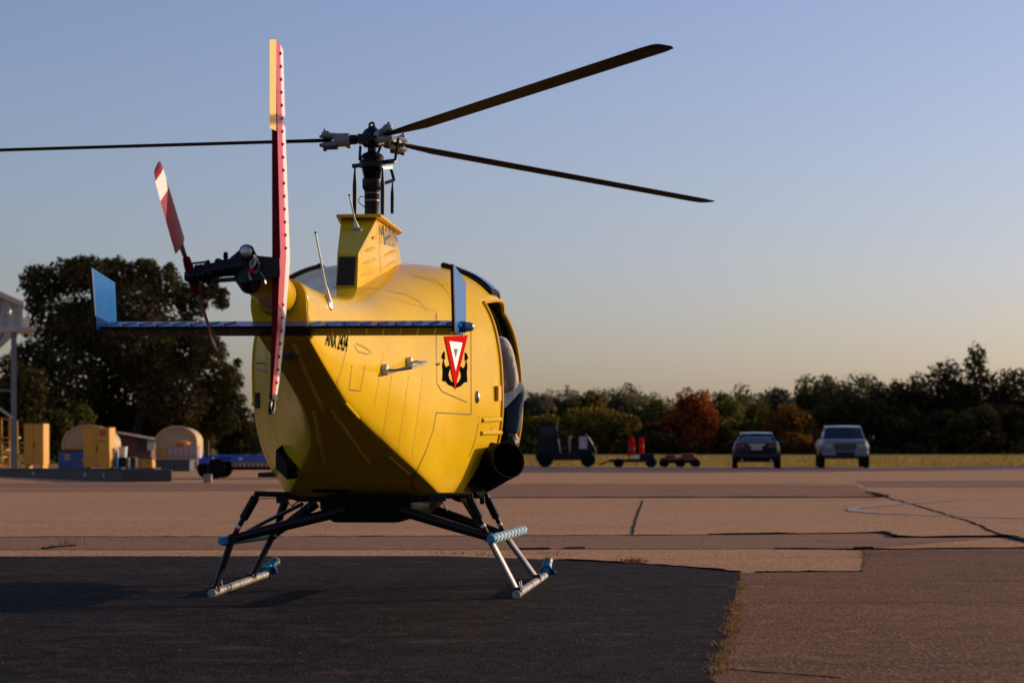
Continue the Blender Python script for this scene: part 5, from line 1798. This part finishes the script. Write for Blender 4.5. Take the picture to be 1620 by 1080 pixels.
for pts_, m_ in (([(401, 404), (405, 412), (402, 420), (396, 424)], 'steel'), ([(404, 408), (410, 418), (408, 428), (402, 432)], 'dull_metal'), ([(393, 430), (395, 438), (398, 443)], 'steel'), ([(399, 410), (396, 418), (399, 428)], 'dull_metal')):
    MB().tube([B(x, y, -4.515 - random.random() * .02) for x, y in pts_], .007, 7).build('hydraulic_line', M[m_], gbx)
MB().sphere(B(396.5, 428.5, -4.53), .014, 8).build('red_plug', M['red_decal'], gbx)
MB().tube([B(411, 430, -4.51), B(417, 437, -4.52), B(420, 449, -4.51)], .003, 6).build('wire', M['steel'], gbx)
hubp = B(303, 437, -4.42)
mb = MB()
mb.sphere(hubp, .034, 12)
mb.tube([hubp + Vector((-.03, 0, 0)), hubp + Vector((.10, 0, 0))], .024, 10)
for k in range(5):
    mb.lathe([(.038 - k * .002, -.006), (.038 - k * .002, .006)], hubp + Vector((.035 + k * .026, 0, .006 * k)), (1, 0, 0), 12)
trh = mb.build('tail_rotor_hub', M['black'], heli)
def tail_blade(tip, twist):
    d = (tip - hubp)
    ln = d.length
    d.normalize()
    wv = Vector((0, 1, 0)); wv = (wv - d * wv.dot(d)).normalized()
    nv = d.cross(wv).normalized()
    mb = MB()
    rows = [(.05, .03, .018, 0), (.16, .035, .016, 0), (.285, .05, .012, 0), (.30, .13, .012, 2), (.44, .13, .011, 2), (.60, .125, .010, 2), (.76, .12, .009, 1), (.92, .11, .008, 2), (.985, .09, .006, 0), (1.0, .06, .004, 0)]
    tw = R(twist)
    w2 = (wv * math.cos(tw) + nv * math.sin(tw)).normalized()
    n2 = d.cross(w2).normalized()
    rings = []
    for t, c, th, mi in rows:
        ctr = hubp + d * ln * t
        le, te = ctr + w2 * c * .3, ctr - w2 * c * .7
        rings.append([le, ctr + n2 * th / 2, te, ctr - n2 * th / 2])
    for k in range(len(rows) - 1):
        mb.loft([rings[k], rings[k + 1]], mi={0: 0, 2: 1, 1: 2}[rows[k][3]], cap=(k in (0, len(rows) - 2)))
    o = mb.build('tail_rotor_blade', [M['maroon'], M['tail_red_paint'], M['white']], heli, smooth=30)
    MB().lathe([(.018, -.03), (.022, 0), (.018, .05)], hubp + d * .05, d, 10).build('blade_root', M['maroon'], o)
tail_blade(L(250, 258, -4.80), -14)
tail_blade(L(341, 552, -4.12), -20)

# ---- fin
FIN = [(62, 427, 436.5, 448, .30), (205, 430, 439, 452, .33), (400, 430.5, 443.5, 459, .42), (513, 429.7, 439, 451, .36), (600, 427.3, 432.5, 442, .26), (628, 427, 430.5, 438, .2)]
TE = -4.42
def fin_row(py):
    k = 0
    while k < len(FIN) - 2 and py > FIN[k + 1][0]: k += 1
    t = (py - FIN[k][0]) / (FIN[k + 1][0] - FIN[k][0])
    return [FIN[k][c] + (FIN[k + 1][c] - FIN[k][c]) * t for c in range(5)]
rows = [62, 110, 160, 205, 260, 320, 370, 400, 430, 470, 513, 550, 580, 605, 628]
mb = MB()
rings = []
for py in rows:
    _, xl, xm, xr_, c = fin_row(py)
    a, b = L(xl, py, TE), L(xm, py, TE)
    z = a.z
    m2 = L(xm + (xr_ - xm) * .60, py, TE + c * .5); m2.z = z
    le = L(xr_, py, TE + c); le.z = z
    lf = Vector((le.x - .012, TE + c + .01, z))
    ml = Vector((a.x - .003, TE + c * .5, z))
    rings.append([a, b, m2, le, lf, ml])
for k in range(len(rings) - 1):
    for j, mi in ((0, 0), (1, 1), (2, 2), (3, 2), (4, 2), (5, 1)):
        r0, r1 = rings[k], rings[k + 1]
        mb.add([r0[j], r0[(j + 1) % 6], r1[(j + 1) % 6], r1[j]], [(0, 1, 2, 3)], mi)
mb.add(rings[0], [(0, 1, 2, 3, 4, 5)], 0)
mb.add(rings[-1], [(5, 4, 3, 2, 1, 0)], 0)
fin = mb.build('vertical_fin', [M['maroon'], M['red'], M['white']], heli, smooth=12)
mb = MB()
ra, rb = [], []
secs = []
for (pya, pyb) in ((62.5, 62.5), (130, 130), (203, 207)):
    A, Bq, Cq = L(426.8, pya, TE - .075), L(437, pyb, TE - .004), L(427.5, pya, TE - .002)
    secs.append([A, Bq, Cq])
mb.loft(secs)
mb.build('trim_tab', M['shelter_y'] if False else M['yellow_trim'], fin, smooth=0)
mb = MB()
py = 85
while py < 620:
    _, xl, xm, xr_, c = fin_row(py)
    p = L(xm + (xr_ - xm) * .52, py, TE + c * .42)
    mb.sphere(p + Vector((.002, -.002, 0)), .0085, 8)
    py += 20.5
    if 395 < py < 480: py = 482
o = mb.build('fin_rivet', M['red'], fin, smooth=60, fix=False)
o['kind'] = 'stuff'
mb = MB()
a, b = L(426.6, 627, TE - .005), L(438.3, 627, TE + .2)
mb.loft([[Vector((a.x - .002, TE - .006, z)), Vector((L(431, 627, TE).x + .002, TE - .006, z)), Vector((b.x + .003, TE + .21, z)), Vector((b.x - .02, TE + .21, z))] for z in (a.z - .014, a.z + .012)])
mb.build('end_cap', M['black'], fin)
MB().tube([L(433.5, 630, TE + .05), L(433, 645, TE + .05), L(431, 653, TE + .03), L(427.5, 653, TE - .01), L(427, 643, TE - .02), L(428.5, 636, TE)], .008, 8).build('tail_skid', M['black'], fin)

# ---- tailplane with end plates
xl, xr2 = L(151, 517, -3.9).x, L(722, 517, -3.9).x
sec = [(-3.90, 1.513), (-3.66, 1.556), (-3.52, 1.552), (-3.42, 1.522), (-3.45, 1.497), (-3.60, 1.486)]
mb = MB()
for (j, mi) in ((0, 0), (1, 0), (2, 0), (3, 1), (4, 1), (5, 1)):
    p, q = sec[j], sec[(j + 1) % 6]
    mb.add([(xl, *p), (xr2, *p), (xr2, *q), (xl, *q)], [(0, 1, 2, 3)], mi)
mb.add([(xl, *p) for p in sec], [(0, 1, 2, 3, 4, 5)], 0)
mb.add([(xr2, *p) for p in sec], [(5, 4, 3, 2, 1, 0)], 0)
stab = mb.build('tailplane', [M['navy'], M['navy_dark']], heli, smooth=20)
mb = MB()
mb.tube([(-.03, -3.80, 1.531), (0, -3.70, 1.549), (.0, -3.6, 1.553), (0, -3.5, 1.549)], .0075, 8, sq=.8)
st_me = mb.mesh('stiffener', M['navy'], smooth=50)
mb = MB()
mb.tube([(0, -3.895, 1.513), (0.0, -3.86, 1.5205), (0.0, -3.8, 1.531)], [.003, .006, .003], 8)
st2_me = mb.mesh('stiffener', M['navy'], smooth=50)
n = 21
for k in range(n):
    x = xl + (xr2 - xl) * (k + .7) / n
    if -.17 < x < .17: continue
    o = link_mesh('stiffener', st_me, stab); o.location = (x, 0, 0)
    o = link_mesh('stiffener', st2_me, stab); o.location = (x + .04, 0, 0)
    MB().tube([(x + .01, -3.88, 1.509), (x - .03, -3.62, 1.487)], .004, 6).build('rib_seam', M['navy'], stab)
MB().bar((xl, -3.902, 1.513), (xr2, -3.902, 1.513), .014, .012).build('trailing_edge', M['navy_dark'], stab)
def plate(pts, th, name, sgn):
    P = [L(x, y, l) for x, y, l in pts]
    mb = MB()
    k = len(P)
    off = Vector((th / 2, 0, 0))
    mb.add([p - off for p in P] + [p + off for p in P], [tuple(range(k))[::-1], tuple(range(k, 2 * k))] + [(i, (i + 1) % k, (i + 1) % k + k, i + k) for i in range(k)])
    o = mb.build(name, M['blue'], heli, smooth=0, bevel=.004)
    MB().tube([P[0] + Vector((0, -.004, 0)), P[-1] + Vector((0, -.004, 0))], .009, 6).build('rear_edge', M['navy_dark'], o)
    return o
plate([(143.3, 423.3, -4.0), (179.6, 446.7, -3.42), (182.2, 507.8, -3.42), (172, 517, -3.6), (150.5, 522, -4.0)], .018, 'end_plate', -1)
ep = plate([(715.4, 418, -4.0), (734.7, 445, -3.42), (734.9, 513, -3.42), (727, 530, -3.6), (718, 525, -4.0)], .018, 'end_plate', 1)
q = L(729, 517, -3.75)
MB().lathe([(.028, -.01), (.028, .02), (.024, .03)], q, (1, 0, 0), 14).build('lamp_base', M['blue'], ep)
MB().lathe([(.024, .03), (.024, .045), (.016, .065), (0, .072)], q, (1, -.2, 0), 14).build('position_lamp', M['lens'], ep)
MB().tube([L(731.5, 522, -3.7), L(733, 533, -3.7)], .003, 6).build('wire', M['black'], ep)

# ---- landing gear
def GL(px, py, ly): return L(px, py, ly)
RA, FA = -.90, .45
mb = MB()
mb.loft([[Vector((x * k + .03, y, z)) for x, y in ((-.25, -.84), (-.20, -.92), (.32, -.92), (.37, -.84), (.37, .7), (-.25, .7))] for z, k in ((.60, 1.0), (.55, 1.0), (.49, .86), (.462, .66))])
mb.build('belly_pan', M['black_matt'], heli, bevel=.015)
# cross frames
MB().tube([GL(403, 780.5, RA), GL(455, 782, RA), GL(472, 789, RA), GL(664, 790, RA), GL(690, 783, RA), GL(748, 783, RA)], .017, 8).build('cross_frame', M['leg'], heli)
MB().bar(GL(455, 786, FA), GL(772, 784, FA), .04, .034).build('cross_frame', M['leg'], heli)
MB().box(GL(693, 786, RA), (.10, .06, .05)).build('frame_fitting', M['leg'], heli)
MB().box(GL(447, 788, RA + .2), (.07, .06, .06)).build('frame_fitting', M['leg'], heli)
MB().box(GL(763, 791, FA - .3), (.03, .04, .05)).build('frame_fitting', M['leg'], heli)
MB().tube([GL(680, 790, -.3), GL(703, 781, -.35)], .008, 6).build('drain_tube', M['dull_metal'], heli)
MB().tube([GL(699, 791, -.2), GL(707, 808, -.2)], .005, 6).build('drain_tube', M['black'], heli)
MB().tube([GL(477, 795, 0), GL(476, 814, 0)], .004, 6).build('drain_tube', M['black'], heli)
MB().tube([GL(491, 795, .2), GL(487, 808, .2)], .006, 6).build('drain_tube', M['black'], heli)
MB().tube([GL(452, 792, .1), GL(462, 800, .3), GL(475, 790, .1)], .006, 6).build('cable', M['black'], heli)
J = {'lr': GL(381 - 14, 852, RA), 'lf': GL(432, 846, FA), 'rr': GL(773, 849, RA), 'rf': GL(799, 846, FA)}
Ft = {'lr': GL(339, 938, RA), 'lf': GL(397.5, 916, FA), 'rr': GL(819, 937, RA), 'rf': GL(850, 913, FA)}
for k in Ft: Ft[k].z = .035
# axle arms
for k, root in (('lr', GL(548, 806, RA)), ('rr', GL(632, 806, RA)), ('lf', GL(500, 795, FA)), ('rf', GL(655, 795, FA))):
    MB().tube([root, root.lerp(J[k], .6), J[k]], [.036, .032, .026], 12).build('axle_arm', M['leg'], heli)
MB().tube([GL(478, 797, .2), GL(420, 825, .5), GL(392, 840, .8)], .014, 8).build('brace', M['leg'], heli)
# shock struts
def strut(a, b, boot):
    o = MB().tube([a, a.lerp(b, .08), a.lerp(b, .1), a.lerp(b, .55), a.lerp(b, .57), b], [.02, .02, .027, .027, .016, .016], 12).build('shock_strut', M['leg'], heli)
    rings = [(.022 if i % 2 else .031, 0) for i in range(22)]
    ax = b - a
    MB().lathe([(r, ax.length * (.08 + .46 * i / 21)) for i, (r, _) in enumerate(rings)], a, ax, 12).build('boot', M['rubber'], o)
    MB().lathe([(.017, ax.length * .70), (.017, ax.length * .76)], a, ax, 12, cap=False).build('band', M['white'], o)
    MB().lathe([(.017, ax.length * .77), (.017, ax.length * .80)], a, ax, 12, cap=False).build('band', M['red_decal'], o)
    MB().sphere(b, .026, 10).build('clevis', M['leg'], o)
strut(GL(407, 781, RA), J['lr'], 1)
strut(GL(452, 790, FA), J['lf'], 1)
strut(GL(741, 784, RA), J['rr'], 1)
strut(GL(769, 784, FA), J['rf'], 1)
MB().tube([GL(731, 786, RA + .3), GL(770, 848, RA + .1)], .018, 10).build('brace', M['leg'], heli)
# legs: streamlined struts, sunlight put into the right pair's paler colour
M['leg_sunlit'] = mat('sunlit_leg_metal', (0.36, 0.33, 0.29), 0.42, 0.55, var=0.25, vscale=14)
for k in J:
    a, b = J[k], Ft[k]
    d = (b - a).normalized()
    u = Vector((0, 1, 0)); u = (u - d * u.dot(d)).normalized()
    w = d.cross(u).normalized()
    ring_ = lambda p, s: [p + u * (math.cos(t) * .05 * s) + w * (math.sin(t) * .021 * s) for t in [2 * PI * i / 14 for i in range(14)]]
    mb = MB()
    mb.loft([ring_(a, 1.0), ring_(a.lerp(b, .5), 1.0), ring_(b, .95)])
    mb.build('skid_leg', M['leg_sunlit'] if k[0] == 'r' else M['leg'], heli)
    MB().sphere(a, .034, 10, 0, (1, 1.4, 1)).build('leg_joint', M['leg'], heli)
    MB().box(b + Vector((0, 0, .01)), (.05, .13, .05)).build('leg_shoe', M['leg'], heli, bevel=.008)
for s, near, far, toe1, toe2 in (('l', 'lr', 'lf', (431, 911), (439, 884)), ('r', 'rr', 'rf', (861, 909), (868, 884))):
    a, b = Ft[near].copy(), Ft[far].copy()
    a.z = b.z = .027
    dd = (b - a).normalized()
    e = b + dd * .60
    tp = L(toe1[0], toe1[1], e.y + .05)
    t2 = L(toe2[0], toe2[1], e.y + .16)
    sk = MB().tube([a - dd * .10, a, b, e, e + dd * .06 + Vector((0, 0, .012))], .025, 14).build('skid_tube', M['skid'], heli)
    for t in (-.05, .6, 1.0, 1.25):
        MB().lathe([(.027, -.025), (.0285, 0), (.027, .025)], a.lerp(b, t), dd, 14).build('clamp', M['dull_metal'], sk)
    MB().bar(a + Vector((0, -.02, -.024)), b + Vector((0, .15, -.024)), .03, .012).build('wear_shoe', M['leg'], sk)
    for t in (.12, .2):
        MB().tube([a.lerp(b, t) + Vector((0, 0, .02)), a.lerp(b, t) + Vector((-.01, 0, .065))], .006, 6).build('bolt', M['black'], sk)
    s0 = e + dd * .02 + Vector((0, 0, .004))
    s1 = e + dd * .10 + Vector((0, 0, .035))
    s2 = Vector((t2.x, e.y + .16, t2.z))
    s2b = s1.lerp(s2, .8)
    MB().tube([s0, s0.lerp(s1, .5), s1, s1.lerp(s2, .4), s2b], [.036, .042, .040, .034, .031], 12).build('toe_wrap', M['wrap_blue'], heli)
    MB().tube([s2b, s2b.lerp(s2, .7), s2], [.031, .032, .022], 12).build('toe_cap', M['yellow_tip'], heli)
    # loose flap of plastic at the toe
    mb = MB()
    rnd = random.Random(3 if s == 'l' else 4)
    nn = 12
    ctr = s0.lerp(s1, .4)
    rim = []
    for i in range(nn):
        a_ = 2 * PI * i / nn
        r_ = .052 + rnd.uniform(-.014, .02)
        rim.append(ctr + Vector((math.cos(a_) * r_ * 1.2 + .02, rnd.uniform(-.03, .03) - .02, max(.03 - ctr.z, math.sin(a_) * r_ * .85))))
    ins = [ctr + Vector((math.cos(2 * PI * i / nn) * .03, .03, math.sin(2 * PI * i / nn) * .03)) for i in range(nn)]
    mb.add(rim + ins, [(i, (i + 1) % nn, (i + 1) % nn + nn, i + nn) for i in range(nn)])
    o = mb.build('plastic_flap', M['wrap_blue'], heli, smooth=60)
    md = o.modifiers.new('thick', 'SOLIDIFY'); md.thickness = .002
# wrapped step tubes outboard of the leg joints
for s, p0, p1 in (('l', GL(351, 855.5, RA - .12), GL(425, 846, FA + .05)), ('r', GL(776, 853, RA - .12), GL(829, 838, FA + .07))):
    o = MB().tube([p0, p0.lerp(p1, .03), p0.lerp(p1, .97), p1], [.026, .031, .031, .026], 14).build('step_tube', M['wrap_blue'], heli)
    n = 9
    for k in range(n):
        if s == 'l' and k > 5: break
        c = p0.lerp(p1, .1 + .82 * k / (n - 1))
        ax = (p1 - p0)
        # a band of tape wound at a slant
        u, v = frame_of(ax)
        axn = ax.normalized()
        pts_ = []
        for i in range(17):
            t = 2 * PI * i / 16
            pts_.append(c + (u * math.cos(t) + v * math.sin(t)) * .0315 + axn * (.045 * math.sin(t) + .02 * random.uniform(-.2, .2)))
        mb = MB()
        wv = axn * .02
        mb.add([p - wv for p in pts_] + [p + wv for p in pts_], [(i, i + 1, i + 18, i + 17) for i in range(16)])
        tp_ = mb.build('tape_band', M['wrap_cream'] if s == 'r' else M['wrap_blue'], o, smooth=60, fix=False)
        md = tp_.modifiers.new('thick', 'SOLIDIFY'); md.thickness = .003; md.offset = 1
random.seed(17)

# ================================================================== PERSON in the doorway
pp = thing('person', 'person in grey shirt and jeans sitting in the helicopter doorway, knee out', 'person', tuple(HUB), -YAW)
def skinned(name, nodes, edges, m, parent, root=0, sub=2, deform=None):
    me = bpy.data.meshes.new(name)
    me.from_pydata([n[0] for n in nodes], edges, [])
    me.materials.append(M[m])
    o = link_mesh(name, me, parent)
    s = o.modifiers.new('skin', 'SKIN')
    for i, n in enumerate(nodes):
        r = n[1]
        me.skin_vertices[0].data[i].radius = r if isinstance(r, tuple) else (r, r)
        me.skin_vertices[0].data[i].use_root = (i == root)
    s.use_smooth_shade = True
    s.branch_smoothing = .6
    ss = o.modifiers.new('subdivision', 'SUBSURF')
    ss.levels = sub
    ss.render_levels = sub
    return o
S_R = L(795, 538, .50)               # right shoulder
E_R = L(811, 608, .66)               # elbow
K_R = L(819, 607, .93)              # knee
A_R = L(810, 688, .96)              # ankle
hipc = Vector((.48, .47, 1.12))
chest = Vector((.60, .50, 1.50))
neck = Vector((.57, .54, 1.66))
head = Vector((.54, .60, 1.80))
S_L = Vector((.40, .58, 1.56)); E_L = Vector((.34, .76, 1.32)); H_L = Vector((.44, .94, 1.22))
H_R = Vector((.70, .92, 1.32))
hr, hl = hipc + Vector((.12, .02, -.02)), hipc + Vector((-.10, .04, -.02))
K_L = Vector((.44, .98, 1.16)); A_L = Vector((.42, 1.12, .84))
body = [(hipc, .10), (hipc.lerp(chest, .5), .10), (chest, .115), (neck, .05), (head, .055), (S_R, .045), (E_R, .036), (H_R, .026), (S_L, .045), (E_L, .036), (H_L, .026),
        (hr, .075), (K_R, .05), (A_R, .034), (A_R + Vector((.02, .14, -.05)), .03), (hl, .075), (K_L, .05), (A_L, .034), (A_L + Vector((0, .14, -.04)), .03)]
bo = skinned('body', body, [(0, 1), (1, 2), (2, 3), (3, 4), (2, 5), (5, 6), (6, 7), (2, 8), (8, 9), (9, 10), (0, 11), (11, 12), (12, 13), (13, 14), (0, 15), (15, 16), (16, 17), (17, 18)], 'skin', pp)
sh_nodes = [(hipc + Vector((0, 0, -.02)), .118), (hipc.lerp(chest, .5), .118), (chest, .132), (S_R, .066), (S_R.lerp(E_R, .55), .058), (E_R, .05), (E_R.lerp(H_R, .35), .046), (S_L, .066), (E_L, .05), (E_L.lerp(H_L, .6), .04)]
skinned('shirt', sh_nodes, [(0, 1), (1, 2), (2, 3), (3, 4), (4, 5), (5, 6), (2, 7), (7, 8), (8, 9)], 'shirt', pp)
je = [(hipc + Vector((0, 0, -.03)), .115), (hr, .095), (hr.lerp(K_R, .5), .084), (K_R, .068), (K_R.lerp(A_R, .35), .064), (A_R, .052), (hl, .095), (K_L, .068), (A_L, .05)]
skinned('jeans', je, [(0, 1), (1, 2), (2, 3), (3, 4), (4, 5), (0, 6), (6, 7), (7, 8)], 'jeans', pp)
for A in (A_R, A_L):
    f = A + Vector((.01, .15, -.07))
    mb = MB()
    mb.tube([A + Vector((0, -.06, -.06)), A + Vector((0, 0, -.05)), A.lerp(f, .6) + Vector((0, 0, -.01)), f + Vector((0, .03, 0))], [.03, .044, .042, .022], 12)
    mb.build('shoe', M['shoe'], pp)
mb = MB()
mb.sphere(head + Vector((0, .01, .03)), .10, 18, 0, (.78, .95, 1.18))
mb.tube([head + Vector((0, .095, .05)), head + Vector((0, .125, .01)), head + Vector((0, .10, 0))], [.008, .016, .01], 8)
for s in (-1, 1):
    mb.sphere(head + Vector((s * .08, 0, .03)), .026, 8, 0, (.4, .8, 1.2))
mb.build('head', M['skin'], pp, smooth=60)
mb = MB()
mb.sphere(head + Vector((0, -.012, .06)), .102, 16, 0, (.83, .98, 1.02))
mb.build('hair', M['hair'], pp, smooth=60)
mb = MB()
for s in (-1, 1):
    mb.sphere(head + Vector((s * .032, .093, .045)), .009, 8)
mb.build('eyes', M['black'], pp)
MB().bar(head + Vector((-.022, .097, -.03)), head + Vector((.022, .097, -.03)), .006, .008).build('mouth', M['red_decal'], pp)
for Hn, E in ((H_R, E_R), (H_L, E_L)):
    d = (Hn - E).normalized()
    u = d.cross(Vector((0, 0, 1))).normalized()
    nodes, edges = [(Hn, .022), (Hn + d * .045, (.03, .018))], [(0, 1)]
    for k in range(4):
        base = Hn + d * .08 + u * (k - 1.5) * .019
        ln = (.062, .072, .068, .052)[k]
        i = len(nodes)
        nodes += [(base, .009), (base + d * ln * .5 + Vector((0, 0, -.012)), .0085), (base + d * ln * .8 + Vector((0, 0, -.04)), .007)]
        edges += [(1, i), (i, i + 1), (i + 1, i + 2)]
    i = len(nodes)
    tb_ = Hn + d * .03 - u * .03
    nodes += [(tb_, .01), (tb_ + d * .035 - u * .02 + Vector((0, 0, -.015)), .009)]
    edges += [(0, i), (i, i + 1)]
    skinned('hand', nodes, edges, 'skin', pp, sub=1)
